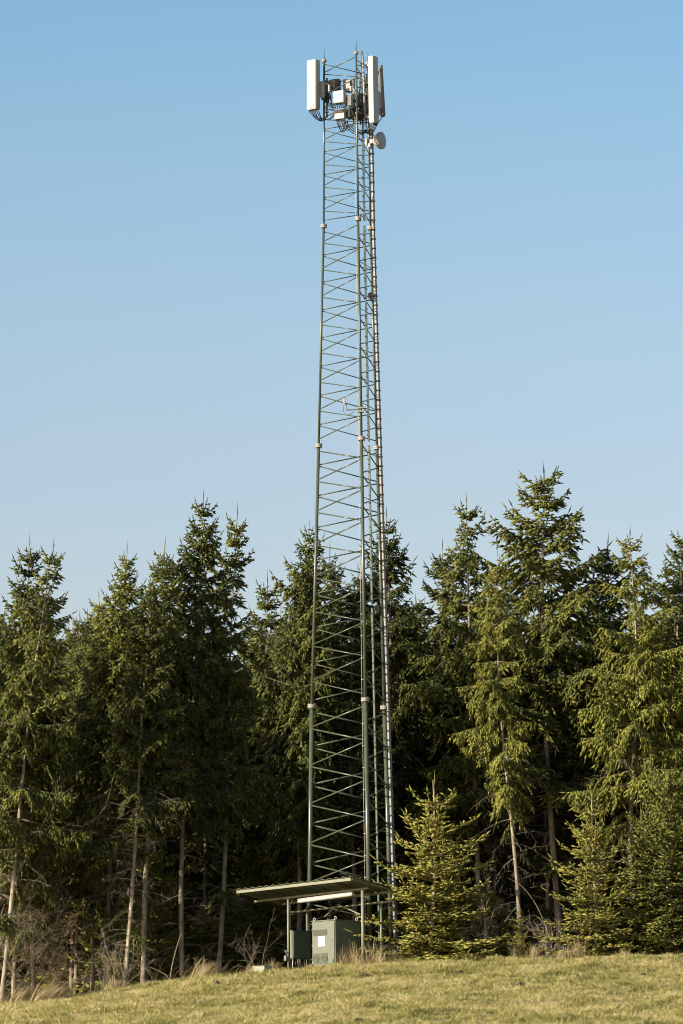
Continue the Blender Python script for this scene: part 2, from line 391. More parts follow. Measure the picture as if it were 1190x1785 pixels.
def branch(L, e0, e1, droop, g, q):
    """shoots of one spruce bough; x outward, y sideways, z up"""
    n = 10; s = np.linspace(0, 1, n); el = e0 + (e1 - e0) * s ** 1.6
    st = np.stack([np.cos(el), g.normal(0, .06, n), np.sin(el)], 1) * (L / (n - 1))
    ax = np.vstack([[0, 0, 0], np.cumsum(st[:-1], 0)])
    def pos(u):
        return np.stack([np.interp(u, s, ax[:, k]) for k in range(3)], -1)
    P0 = []; P1 = []; R = []
    sp = q['space']; inner = q['inner'] if L > 1.0 else 0.05
    ns = max(2, int(L * (1 - inner) / sp))
    u = np.repeat(np.linspace(inner, 0.97, ns), 2) + g.uniform(-.03, .03, ns * 2); u = np.clip(u, 0.02, 0.985)
    side = np.tile([1.0, -1.0], ns)
    l2 = np.minimum(q['max2'], (0.42 * L * (1 - u) ** 0.85 + q['min2'] * min(1, .45 + L * .5))) * g.uniform(.6, 1.2, ns * 2)
    p = pos(u); ang = np.radians(g.uniform(38, 68, ns * 2)); elx = np.interp(u, s, el)
    fwd = np.stack([np.cos(elx), 0 * elx, np.sin(elx)], 1); lat = np.stack([0 * elx, side, 0 * elx], 1)
    d0 = fwd * np.cos(ang)[:, None] + lat * np.sin(ang)[:, None]
    d0[:, 2] += g.normal(0.05, .12, ns * 2)
    m2 = 4; tt = np.linspace(0, 1, m2 + 1)
    dr = droop * g.uniform(.5, 1.3, ns * 2)
    pts = p[:, None, :] + d0[:, None, :] * (l2[:, None, None] * tt[None, :, None])
    pts[:, :, 2] -= (dr * l2)[:, None] * tt[None, :] ** 1.7
    r = q['rad']
    A = pts[:, :-1].reshape(-1, 3); B = pts[:, 1:].reshape(-1, 3); Bx = A + (B - A) * 1.35
    P0.append(A); P1.append(Bx); R.append(np.full(len(A), r * .8) * g.uniform(.8, 1.2, len(A)))
    # tertiary shoots, drooping
    kt = np.maximum(1 if L > .7 else 0, (l2 / q['space3'])).astype(int); idx = np.repeat(np.arange(ns * 2), kt * 2); nt_ = len(idx)
    tu = g.uniform(.12, 1.0, nt_); base = p[idx] + d0[idx] * (l2[idx] * tu)[:, None]; base[:, 2] -= (dr * l2)[idx] * tu ** 1.7
    sd = np.where(g.random(nt_) < .5, 1.0, -1.0)
    d2 = norm(d0[idx]); lat2 = np.stack([-d2[:, 1], d2[:, 0], np.zeros(nt_)], 1) * sd[:, None]
    a3 = np.radians(g.uniform(25, 70, nt_)); dd = d2 * np.cos(a3)[:, None] + lat2 * np.sin(a3)[:, None]
    dd[:, 2] += q['lift3'] - droop * g.uniform(.2, 1.5, nt_); dd = norm(dd)
    l3 = g.uniform(q['l3'][0], q['l3'][1], nt_) * np.clip(l2[idx] / .35, .6, 1.15)
    P0.append(base); P1.append(base + dd * l3[:, None]); R.append(r * g.uniform(.75, 1.25, nt_))
    # shoots straight on the axis and the bare pointed tip
    na = max(2, int(L / .16)); ua = np.linspace(max(inner, .12), 1, na + 1); pa = pos(ua)
    P0.append(pa[:-1]); P1.append(pa[1:] + (pa[1:] - pa[:-1]) * .2); R.append(np.full(na, r * .85))
    te = e1 + q['tipup']; tl = q['tip'] * g.uniform(.6, 1.25) * (.45 + .55 * min(1.0, L / 1.1)); end = pos(np.array([1.0]))
    P0.append(end); P1.append(end + np.array([[math.cos(te), g.normal(0, .1), math.sin(te)]]) * tl); R.append(np.array([r * .7]))
    return np.vstack(P0), np.vstack(P1), np.concatenate(R), ax

def spruce_meshes(name, q, seed):
    g = np.random.default_rng(seed); H = q['H']; zc = q['zc']
    A = []; B = []; RR = []; WA = []; WB = []; W0 = []; W1 = []
    bend = g.normal(0, q.get('bend', .012), 4)
    def axis(z):
        t = np.asarray(z) / H
        return np.stack([H * (bend[0] * np.sin(t * 3.1) + bend[1] * np.sin(t * 6.5) * .4), H * (bend[2] * np.sin(t * 3.1) + bend[3] * np.sin(t * 7) * .4), np.asarray(z, float)], -1)
    z = H - q['leader']; az = g.uniform(0, 6.28)
    levels = []
    zs = zc if H < 10 else zc * .52
    while z > zs:
        t = (H - z) / (H - zc); levels.append((z, t, True))
        step = q['whorl'] * g.uniform(.8, 1.2) * (0.75 + .5 * min(1, 2.5 * t) if q.get('topdense', True) else 1.1 - .62 * t)
        levels.append((z - step * .35, t, False)); levels.append((z - step * .68, t, False)); z -= step
    for z, t, main in levels:
        nb = int(round(g.uniform(*q['nb']))) if main else int(round(g.uniform(*q['nbi'])))
        if t > 1: nb = 1 if g.random() < q.get('stray', .26) else 0
        elif not main and t < .1 and q['H'] > 10: nb = 1
        az += 0.7
        for k in range(nb):
            a = az + 2 * PI * k / max(nb, 1) + g.normal(0, .22)
            prof = (1 - math.exp(-q['k'] * t)) / (1 - math.exp(-q['k'])) * (1 - q['taper'] * min(1, max(0, t - .6) / .4))
            if t > 1: prof = g.uniform(.45, .8)
            L = q['R'] * prof * g.uniform(.68, 1.14) * (1 if main else g.uniform(.4, .8) * (.45 + .55 * min(1, t * 2.6) if H < 10 else 1)) + q['Lmin'] * (1 if main else .5)
            if g.random() < q.get('longp', .06): L *= 1.25
            if H > 10 and t > .10:
                cl = float(vnoise((a % (2 * PI)) * 1.1 + 3, z * .85, seed, 1.0))
                if cl < q.get('gap', .27): continue
                L *= .78 + .48 * cl
            if .75 < t <= 1 and g.random() < q.get('thin', .25): continue
            e0 = R_(np.interp(t, [0, .15, .4, .75, 1], q['e0'])) + g.normal(0, .08); e1 = R_(np.interp(t, [0, .15, .4, .75, 1], q['e1'])) + g.normal(0, .10)
            dr = np.interp(t, [0, .2, .6, 1], q['droop'])
            p0, p1, r, ax = branch(L, e0, e1, dr, g, q)
            ca, sa = math.cos(a), math.sin(a); Rm = np.array([[ca, sa, 0], [-sa, ca, 0], [0, 0, 1]])
            o = axis(z + g.normal(0, .04))
            A.append(p0 @ Rm + o); B.append(p1 @ Rm + o); RR.append(r)
            axw = ax @ Rm + o; rad = np.linspace(.012 + .009 * L, .005, len(axw))
            WA.append(axw[:-1]); WB.append(axw[1:]); W0.append(rad[:-1]); W1.append(rad[1:])
    # leader shoot with its small needles
    top = axis(H - q['leader']); A.append(np.array([top, top + [0, 0, q['leader'] * .45]])); B.append(np.array([top + [0, 0, q['leader'] * .6], top + [0, 0, q['leader']]])); RR.append(np.array([q['rad'] * .62, q['rad'] * .55]) * (1.35 if H < 10 else 1))
    V, T = spindles(np.vstack(A), np.vstack(B), np.concatenate(RR))
    crown = mesh_np(name + '_crown', V, T, [M[q['mat']]])
    # dead lower limbs with twigs
    nd = q.get('dead', 0)
    for k in range(nd):
        z = g.uniform(.06 * H, zc + 2.2); a = g.uniform(0, 6.28); L = g.uniform(.5, 2.1) * (.6 + .5 * z / max(zc, 1)); e = R_(g.uniform(-22, 22)); n = 6
        el = e - np.linspace(0, R_(g.uniform(5, 45)), n); st = np.stack([np.cos(el) * math.cos(a), np.cos(el) * math.sin(a), np.sin(el)], 1) * L / (n - 1)
        st += g.normal(0, .02, (n, 3)); P = axis(z) + np.vstack([[0, 0, 0], np.cumsum(st[:-1], 0)])
        rad = np.linspace(.014, .005, n); WA.append(P[:-1]); WB.append(P[1:]); W0.append(rad[:-1]); W1.append(rad[1:])
        for c in range(int(L * 7)):
            u = g.uniform(.25, 1); b = np.array([np.interp(u, np.linspace(0, 1, n), P[:, i]) for i in range(3)])
            d = norm(st[0] / np.linalg.norm(st[0]) * .6 + g.normal(0, .55, 3) + np.array([0, 0, -.35])); l = g.uniform(.12, .5) * (1.2 - .5 * u)
            mid = b + d * l * .55; end = mid + norm(d + np.array([0, 0, -.5])) * l * .5
            WA += [b[None], mid[None]]; WB += [mid[None], end[None]]; W0 += [np.array([.006]), np.array([.005])]; W1 += [np.array([.005]), np.array([.003])]
    V1, T1 = tubes3(np.vstack(WA), np.vstack(WB), np.concatenate(W0), np.concatenate(W1))
    # trunk as a tapered tube
    n = 26; ns = 10; zz = np.linspace(-.35, H - q['leader'] * .3, n); C = axis(np.maximum(zz, 0)); C[:, 2] = zz
    rr = q['tr'] * np.clip((H - zz) / H, 0, 1) ** .85 + .006; rr[:2] *= 1.25
    th = np.linspace(0, 2 * PI, ns, endpoint=False)
    Vt = (C[:, None, :] + np.stack([np.cos(th), np.sin(th), 0 * th], 1)[None] * (rr[:, None, None] * (1 + g.normal(0, .05, (n, ns, 1))))).reshape(-1, 3)
    Tt = []
    for i in range(n - 1):
        for j in range(ns):
            a_, b_, c_, d_ = i*ns+j, i*ns+(j+1) % ns, (i+1)*ns+(j+1) % ns, (i+1)*ns+j
            Tt += [(a_, b_, c_), (a_, c_, d_)]
    Tt = np.array(Tt)
    Vw = np.vstack([Vt, V1]); Tw = np.vstack([Tt, T1 + len(Vt)])
    trunk = mesh_np(name + '_trunk', Vw, Tw, [M['bark'], M['twig']], np.concatenate([np.zeros(len(Tt)), np.ones(len(T1))]))
    trunk.polygons.foreach_set('use_smooth', np.concatenate([np.ones(len(Tt), bool), np.zeros(len(T1), bool)]))
    return dict(H=H, crown=crown, trunk=trunk)

BASE = dict(H=16, zc=5.4, R=2.6, leader=.95, whorl=.5, nb=(4.6, 6.4), nbi=(1.8, 3.4), pw=.8, k=.8, taper=.15, Lmin=.14, space=.125, space3=.115, inner=.2, max2=.85, min2=.15,
            rad=.038, l3=(.17, .33), lift3=.05, tip=.36, tipup=.15, tr=.105, mat='needle', dead=46,
            e0=(40, 28, 14, -5, -14), e1=(52, 44, 28, 5, -10), droop=(.15, .65, 1.1, 1.0))
def Q(**k): d = dict(BASE); d.update(k); return d
SPEC = [
    ('regular', Q(R=2.7, zc=6.2), 101),
    ('open', Q(R=3.3, whorl=.66, nb=(4, 5.4), nbi=(1.2, 2.8), longp=.16, k=1.2, topdense=True, e0=(38, 26, 16, -6, -16), e1=(50, 46, 38, 10, -8), zc=5.8, droop=(.15, .65, 1.0, .9)), 102),
    ('narrow', Q(R=2.25, mat='needle_olive', k=1.5, droop=(.2, .8, 1.25, 1.1), e0=(38, 22, 2, -14, -20), e1=(48, 28, 6, -12, -20), zc=6.3, whorl=.56, thin=.35, gap=.33, nbi=(1, 2.6)), 103),
    ('full', Q(R=2.8, k=1.1, whorl=.5, nb=(4.8, 6.4), zc=5.2, leader=.8), 104),
    ('slim', Q(R=2.0, k=.9, zc=6.6, whorl=.58, leader=1.05, e0=(44, 34, 18, 0, -10), e1=(56, 48, 30, 10, -6)), 105),
    ('lowcrown', Q(R=2.6, zc=2.8, k=1.1, thin=.5, mat='needle_olive', dead=60, droop=(.2, .7, 1.1, 1.0)), 106),
    ('spiky', Q(R=2.5, k=.6, zc=6.5, whorl=.6, nb=(4, 5.6), nbi=(1.4, 3), leader=1.1, e0=(44, 34, 20, 0, -12), e1=(56, 50, 36, 10, -8), droop=(.1, .4, .8, .9)), 111),
    ('layered', Q(R=2.9, k=1.0, zc=5.0, whorl=.74, nb=(5, 6.4), nbi=(1, 2.4), e0=(36, 22, 8, -8, -14), e1=(50, 40, 24, 4, -8)), 112),
    ('curtain', Q(R=2.4, k=1.7, mat='needle_olive', zc=5.4, whorl=.54, nb=(4.4, 6), nbi=(.8, 2.2), thin=.4, gap=.33, longp=.15, droop=(.3, 1.0, 1.5, 1.4), e0=(38, 24, 6, -8, -16), e1=(48, 34, 14, -2, -14)), 113),
    ('ragged', Q(R=2.7, zc=5.6, k=.9, thin=.55, whorl=.62, nb=(3.6, 5.4), nbi=(.6, 2.2), longp=.2, dead=70, droop=(.2, .7, 1.0, 1.0)), 107),
]
PROTO = {n: spruce_meshes('spruce_' + n, q, sd) for n, q, sd in SPEC}
YB = dict(H=5.6, zc=.10, R=1.8, leader=1.2, whorl=.78, nb=(5, 6.6), nbi=(3, 5), k=1.3, taper=.05, Lmin=.17, space=.165, space3=.165, inner=.10, max2=.5, min2=.10,
          rad=.034, l3=(.16, .30), lift3=.22, tip=.36, tipup=.25, tr=.055, mat='needle_young', dead=0, topdense=False, bend=.006, thin=0, longp=.1,
          e0=(48, 38, 26, 6, -8), e1=(50, 50, 42, 26, 8), droop=(0, .05, .15, .3))
def QY(**k): d = dict(YB); d.update(k); return d
PROTO['young'] = spruce_meshes('young_spruce_a', QY(), 201)
PROTO['young_open'] = spruce_meshes('young_spruce_b', QY(R=1.5, whorl=.85, nb=(4, 5.6), nbi=(2, 3.6), k=1.2), 202)
PROTO['young_full'] = spruce_meshes('young_spruce_c', QY(R=1.7, k=3.0, nb=(5, 7), leader=.9, whorl=.6, mat='needle_olive', Lmin=.3), 203)

def place(kind, bx, Yd, tx, ty, wf, rz, label, name='spruce_tree', cat='spruce tree', group='spruces of the forest edge', sink=.05):
    pr = PROTO[kind]
    x0 = at(bx, 1690, Yd)[0]; base = Vector((x0, Yd, gz(x0, Yd) - sink))
    top = Vector(at(tx, ty - (9 if pr['H'] > 10 else 0), Yd)); ax = top - base; L = ax.length
    o = bpy.data.objects.new(name, None); COL.objects.link(o); o.empty_display_size = .4
    q = ax.to_track_quat('Z', 'Y'); o.rotation_mode = 'QUATERNION'
    from mathutils import Quaternion
    o.rotation_quaternion = Vector((0, 0, 1)).rotation_difference(ax) @ Quaternion((0, 0, 1), rz)
    o.location = base; s = L / pr['H']; o.scale = (s * wf, s * wf, s)
    tag(o, label, cat, group)
    link('trunk', pr['trunk'], o); link('crown', pr['crown'], o)
    return o

FE = 'spruces of the forest edge'
place('layered', 2, 156.4, 97, 944, .82, .4, 'spruce with pale strongly leaning trunk rising from the low corner of the field')
place('spiky', 22, 164, 52, 932, .85, 1.2, 'twin-topped looking spruce behind the leaning trunk and bare shrub')
place('lowcrown', 184, 161.0, 223, 950, .84, 2.0, 'spruce with low green sprays and hidden trunk above the dark hollow')
place('ragged', 216, 157.8, 270, 1005, .85, 2.7, 'ragged spruce with the pale trunk nearest the dark hollow')
place('slim', 250, 159.4, 288, 942, .95, 3.0, 'slender spruce with spiky top, second pale trunk from the dark hollow')
place('regular', 319, 160.5, 357, 855, .78, .7, 'tallest spruce of the group west of the mast, with full olive crown')
place('spiky', 378, 162, 414, 880, .76, 2.6, 'spruce with long upswept boughs, thick trunk behind the concrete box')
place('full', 522, 167, 541, 910, .76, 4.1, 'dense blunt-topped spruce directly behind the west leg of the mast')
place('slim', 566, 173, 572, 948, .8, 5.0, 'thin spruce tip seen through the mast braces')
place('regular', 692, 168, 672, 888, .82, 5.5, 'spruce rising behind the ladder side of the mast')
place('spiky', 766, 170, 771, 944, .95, .2, 'small pointed spruce top beside the broad spruce east of the mast')
place('layered', 838, 167.5, 813, 862, .86, 1.0, 'spruce with layered dark crown behind the young open-grown spruce')
place('open', 980, 167, 947, 810, 1.0, 1.9, 'highest spruce of the forest, with wide upswept boughs against the sky')
place('narrow', 909, 158.5, 868, 962, .80, 2.2, 'narrow olive sunlit spruce with thin grey trunk in front of the highest one')
place('slim', 1042, 168, 1058, 936, 1.1, 3.3, 'grey-green spruce between the highest and the yellow-green spruces')
place('curtain', 1114, 158.6, 1101, 922, .98, 4.4, 'yellow-green spruce with hanging curtains of twigs and pale trunk')
place('ragged', 1158, 160.5, 1189, 915, .95, 5.2, 'spruce cut by the picture edge with pale trunk behind the bushy young spruce')
place('spiky', 462, 170, 466, 1000, .9, 2.9, 'shorter dark spruce filling the gap west of the mast')
place('slim', 622, 168, 628, 984, 1.0, .9, 'spruce hidden mostly behind the mast legs and braces')
place('full', 130, 172, 138, 1070, .8, 1.6, 'dim low spruce in the notch behind the leaning spruce')
place('ragged', 722, 172, 724, 1040, .9, 3.8, 'dim ragged spruce in the notch just east of the mast')
place('ragged', 160, 161.5, 176, 1080, .8, 5.9, 'ragged shaded spruce at the edge of the dark hollow')
place('lowcrown', 60, 160, 30, 1040, .8, 1.1, 'low-branched spruce behind the bare shrub at the field corner')
g = np.random.default_rng(77); kinds = [s[0] for s in SPEC]
xs_ = np.linspace(-390, 1590, 25)
for row, (Y0, ty) in enumerate(((171, 1080), (180, 1060), (192, 1050), (206, 1060), (222, 1070))):
    for k, bx in enumerate(xs_):
        b = bx + g.uniform(-30, 30) + row * 25
        t = ty + g.uniform(-25, 70)
        place(['full', 'lowcrown', 'regular', 'ragged', 'layered', 'lowcrown', 'spiky'][(k * 3 + row * 2) % 7], b, Y0 + g.uniform(-3, 4), b + g.uniform(-14, 14), t, g.uniform(.85, 1.1), g.uniform(0, 6.28),
              'dim spruce standing deep in the shaded forest behind the sunlit edge trees', group='spruces deep in the forest')
for bx, Yd, tx, ty, kd in ((-120, 158, -105, 960, 'regular'), (-230, 160, -215, 900, 'full'), (1300, 160, 1290, 900, 'open'), (1390, 163, 1385, 870, 'regular'), (1480, 159, 1490, 930, 'ragged'), (-330, 161, -320, 940, 'spiky')):
    place(kd, bx, Yd, tx, ty, 1, bx, 'spruce of the forest edge beyond the picture', group='spruces beyond the picture edge')

YG = 'young spruces before the forest'
place('young', 749, 155.4, 753, 1338, 1.22, .5, 'largest sunlit young spruce with long leader beside the shelter', 'young_spruce', 'young spruce', YG)
place('young', 1042, 155.0, 1031, 1362, 1.0, 2.6, 'slender young spruce with tall leader above dry grass', 'young_spruce', 'young spruce', YG)
place('young_full', 1166, 155.4, 1160, 1336, .92, 2.5, 'bushy young spruce thicket below the yellow-green spruce', 'young_spruce', 'young spruce', YG)
place('young', 1122, 156.4, 1118, 1396, .72, 3.1, 'young spruce with thin leader squeezed between two bigger young spruces', 'young_spruce', 'young spruce', YG)
place('young_open', 862, 156.4, 854, 1533, 1.35, 4.0, 'small shaded young spruce among bare canes beside the largest one', 'young_spruce', 'young spruce', YG)
place('young_open', 908, 155.3, 905, 1574, .9, 5.2, 'knee-high spruce seedling with upright candles in front of the thin grey trunk', 'young_spruce', 'young spruce', YG)
place('young', 806, 156.6, 800, 1510, 1.5, 2.2, 'dark low young spruce tucked behind the largest young spruce', 'young_spruce', 'young spruce', YG)
place('young_full', 1205, 156, 1215, 1420, .95, .3, 'young spruce cut by the picture edge beside the bushy thicket', 'young_spruce', 'young spruce', YG)
for k in range(26):
    b = [262, 285, 305, 430, 470, 575, 720, 960, 1070][k] if k < 9 else -20 + (k - 9) * 73
    place(['young_full', 'young', 'young_open'][k % 3], b, (168 if k < 9 else 180) + (k * 37 % 11), b + g.uniform(-8, 8), g.uniform(1380, 1520), 1.25, k * 1.3,
          'shaded young spruce growing under the forest behind the edge', 'young_spruce', 'young spruce', 'young spruces in the forest shade')

# ------------------------------------------------------------------ bare shrubs, canes and dry grass
def bare(name, label, cat, px, Yd, seed, nst, hgt, spread, lean, r0_, depth=3, leaves=0, mat_='paletwig', nk=(3, 6)):
    g = np.random.default_rng(seed); x0 = at(px, 1700, Yd)[0]; z0 = gz(x0, Yd)
    A = []; B = []; R0 = []; R1 = []; tips = []
    def grow(p, d, L, r, lv):
        n = 5; P = [p]; dd = d.copy()
        for i in range(n):
            dd = norm(dd + g.normal(0, .13, 3) + np.array([0, 0, .05 if lv < 2 else -.03])); P.append(P[-1] + dd * L / n)
        rad = np.linspace(r, r * .45, n + 1)
        for i in range(n): A.append(P[i]); B.append(P[i + 1]); R0.append(rad[i]); R1.append(rad[i + 1])
        tips.append(P[-1]); tips.append(P[-2])
        if lv >= depth: return
        for k in range(int(g.uniform(*nk))):
            i = int(g.integers(1, n + 1)); c = norm(dd + g.normal(0, .75, 3) + np.array([0, 0, .1]))
            grow(P[i], c, L * g.uniform(.35, .62), max(rad[i] * .6, .0045), lv + 1)
    for k in range(nst):
        d = norm(np.array([g.normal(lean[0], spread), g.normal(lean[1], spread), 1.0]))
        grow(np.array([g.normal(0, .12), g.normal(0, .12), -.05]), d, hgt * g.uniform(.65, 1.05), r0_ * g.uniform(.7, 1.1), 0)
    V, T = tubes3(np.array(A), np.array(B), np.array(R0), np.array(R1))
    o = thing(name, label, cat, (x0, Yd, z0))
    link('stem', mesh_np(name + '_stem', V, T, [M[mat_]]), o)
    if leaves:
        t = np.array(tips); idx = g.integers(0, len(t), leaves); c = t[idx] + g.normal(0, .10, (leaves, 3)); s = g.uniform(.02, .045, leaves)[:, None]
        a = norm(g.normal(0, 1, (leaves, 3)) + [0, 0, -1.0]); b = norm(np.cross(a, g.normal(0, 1, (leaves, 3))))
        Vl = np.stack([c - a * s, c + b * s * .5, c + a * s, c - b * s * .5], 1).reshape(-1, 3)
        link('leaves', mesh_np(name + '_leaves', Vl, np.arange(len(Vl)).reshape(-1, 4), [M['deadleaf']]), o)
    return o
bare('bare_shrub', 'tall bare pale-twigged shrub leaning over the low corner of the field', 'bare shrub', -42, 157.6, 31, 6, 6.2, .10, (.06, 0), .022, 3, 0, 'paletwig', (5, 7))
bare('bare_shrub', 'second bare grey shrub with arching twigs behind the leaning trunk', 'bare shrub', 12, 158.0, 32, 3, 3.4, .22, (.12, 0), .018, 3, 0, 'twig', (3, 6))
bare('beech_sapling', 'beech sapling keeping its dry brown leaves beside the leaning trunk', 'sapling', 84, 157.0, 33, 3, 2.2, .22, (.18, 0), .013, 3, 800, 'twig', (3, 6))
bare('bare_shrub', 'low tangle of dead twigs in front of the two pale trunks', 'bare shrub', 196, 156.6, 34, 9, 1.5, .6, (.1, 0), .012, 2)
bare('bare_shrub', 'small bleached bush of bare canes beside the largest young spruce', 'bare shrub', 838, 155.6, 35, 7, 2.2, .25, (.05, 0), .011, 3)
bare('bare_shrub', 'thin bare canes standing between the seedling and the slender young spruce', 'bare shrub', 958, 155.0, 36, 9, 1.2, .3, (0, 0), .008, 2)
bare('bare_shrub', 'dead twigs tangled under the spruces behind the concrete box', 'bare shrub', 440, 158, 37, 5, 1.5, .5, (0, 0), .010, 2, 0, 'twig')

def cane(label, pts, Yd, r=.012):
    P = [at(px, py, Yd) for px, py in pts]; P[0][2] = gz(P[0][0], Yd)
    P = np.array(P); n = 18; t = np.linspace(0, 1, len(P)); tt = np.linspace(0, 1, n)
    S = np.stack([np.interp(tt, t, P[:, i]) for i in range(3)], 1)
    for _ in range(2): S[1:-1] = (S[:-2] + 2 * S[1:-1] + S[2:]) / 4
    mb = MB(); mb.tube(S, list(np.linspace(r, r * .4, n)), 5)
    tag(mb.build('bramble_cane', M['paletwig'], None, 0, S[0], tuple(S[0])), label, 'cane', 'arching canes at the forest edge')
cane('long arching bare cane rising over the seedling toward the highest spruce', [(966, 1660), (955, 1625), (937, 1580), (912, 1545), (884, 1530)], 155.3)
cane('short arching cane in front of the slender young spruce', [(1018, 1665), (1022, 1640), (1034, 1615), (1052, 1604)], 154.4, .009)
cane('slanting thin pole leaning between the two pale trunks and the third', [(294, 1712), (300, 1680), (308, 1650), (316, 1625)], 157.0, .018)
cane('pale fallen stick lying behind the field edge under the third trunk', [(300, 1708), (290, 1700), (276, 1692), (261, 1686)], 156.2, .014)

def tuft_mesh(name, seed, n, h, spread, lean, w=.008):
    g = np.random.default_rng(seed); V = []; T = []
    for k in range(n):
        a = g.uniform(0, 6.28); rr = spread * abs(g.normal(0, .5)); p = np.array([math.cos(a) * rr * 1.6, math.sin(a) * rr, -.03]); H = h * g.uniform(.45, 1.05)
        d = np.array([lean + g.normal(0, .22), g.normal(0, .22), 1.0]); d /= np.linalg.norm(d); cur = g.uniform(.05, .75); ca = g.uniform(-1, 1); bend = np.array([math.cos(ca) * np.sign(lean + g.normal(0, .3)), math.sin(ca), -.55])
        s = np.array([math.cos(a + 1), math.sin(a + 1), 0]) * w * g.uniform(.6, 1.5); m_ = 5; b = len(V)
        for i in range(m_ + 1):
            t = i / m_; c = p + d * H * t + bend * H * cur * t * t * .7; ww = 1 - .75 * t
            V += [c - s * ww, c + s * ww]
        for i in range(m_): T.append((b + 2*i, b + 2*i + 1, b + 2*i + 3, b + 2*i + 2))
    return mesh_np(name, np.array(V), np.array(T), [M['straw']])
TUF = [tuft_mesh('dry_tuft_tall', 41, 120, 1.05, .42, .12, .010), tuft_mesh('dry_tuft_flopped', 42, 150, .85, .6, .55, .011), tuft_mesh('dry_tuft_low', 43, 160, .42, .32, .1, .010), tuft_mesh('dry_reeds', 44, 60, 1.45, .3, .03, .009)]
def tuft(k, px, Yd, rz, sc, label):
    x = at(px, 1690, Yd)[0]; o = link('dry_grass_clump', TUF[k], None, (x, Yd, gz(x, Yd))); o.rotation_euler = (0, 0, rz); o.scale = (sc,) * 3
    tag(o, label, 'dry grass', 'clumps of dry grass along the forest edge')
tuft(1, 60, 154.0, 0.1, 1.0, 'big flopped clump of pale dry grass at the foot of the leaning trunk')
tuft(1, 20, 154.2, 0.3, .95, 'flopped dry grass under the bare shrub at the field corner')
tuft(1, 88, 155.0, -.2, .8, 'dry grass clump at the edge of the dark hollow')
tuft(1, 338, 154.6, .0, 1.05, 'pale bent dry grass clump between the third and fourth trunks')
tuft(0, 352, 155.2, .2, .8, 'upright dry grass clump close to the fourth trunk')
tuft(2, 195, 155.4, .4, 1.1, 'thin dry grass at the foot of the two pale trunks')
tuft(1, 428, 154.6, .2, .65, 'dry grass arching beside the concrete box')
tuft(0, 474, 154.9, .5, .55, 'dry stalks standing behind the concrete box')
tuft(3, 598, 154.2, .3, .5, 'dry reeds standing before the dark side of the green cabinet')
tuft(3, 620, 154.0, 1.3, .66, 'taller dry reeds leaning on the shelter front post')
tuft(0, 608, 154.4, 2.3, .45, 'dry grass at the foot of the cabinet side')
tuft(2, 628, 153.4, .7, 1.0, 'low bleached grass around the base of the shelter front post')
tuft(0, 648, 154.4, .1, .95, 'fan of dry grass between the shelter post and the mast base')
tuft(2, 662, 153.8, 1.9, 1.1, 'low dry grass before the feet of the mast')
tuft(0, 690, 154.8, 2.9, .6, 'dry grass beneath the boughs of the largest young spruce')
tuft(2, 820, 153.8, .2, .8, 'low dry grass fringe before the shaded young spruce')
tuft(0, 930, 154.2, .9, .6, 'dry stalks between the seedling and the arching cane')
tuft(3, 896, 154.3, 2.0, .45, 'few dry seed stalks beside the spruce seedling')
tuft(2, 985, 153.6, .3, 1.2, 'bleached matted grass under the slender young spruce')
tuft(0, 1005, 154.0, 1.2, .75, 'dry upright stalks in front of the slender young spruce')
tuft(2, 1088, 153.8, 2.2, .9, 'low dry grass between the slender and the bushy young spruces')
tuft(2, 540, 154.0, 1.5, .6, 'sparse dry grass under the dark green distribution box')

# ------------------------------------------------------------------ lattice mast
DM = 158.0                                             # distance of the mast axis
H_L = [1692, 1530, 1231, 777, 394, 106]                # pixel heights met along the west leg
def leg_line(xpts, dy_of):
    return xpts
W57 = F / DM
# half sizes: offsets of the three legs from the axis, scaled with the width
def legs_at(py):
    """west, near and east leg positions at the height where the west leg shows at pixel row py"""
    s = np.interp(py, [106, 394, 777, 1231, 1530, 1692], [1.42, 1.515, 1.875, 2.32, 2.54, 2.66])     # side length
    xL = np.interp(py, [106, 394, 777, 1231, 1530, 1692], [564.7, 564, 555.2, 543.4, 539.6, 537.6])
    b = R_(15.0)
    L = at(xL, py, DM + .3 * s / 2.54)
    Rr = L + np.array([s * math.cos(b), s * math.sin(b), 0])
    Nn = L + np.array([s * math.cos(b - PI / 3), s * math.sin(b - PI / 3), 0])
    return L, Nn, Rr
baseL, baseN, baseR = legs_at(1692)
mz = gz(float(baseN[0]), DM)
MASTO = np.array([(baseL[0] + baseN[0] + baseR[0]) / 3, DM, mz])
mast = thing('lattice_mast', 'tall slender green three-legged lattice telecom mast rising behind the shelter', 'lattice mast', MASTO)
CUT = [1700, 1231, 777, 394, 106]; LR = [.070, .050, .038, .031]; BR = [.026, .020, .0165, .0145]
NODES = [128, 167.5, 207, 245.3, 285.5, 325, 366.5, 422.5, 469, 517, 565, 614, 665, 715, 767, 785, 838, 892, 949, 1006, 1065, 1125, 1187, 1269, 1335, 1402, 1471, 1540, 1609, 1676]
FL = {394, 777, 1231}
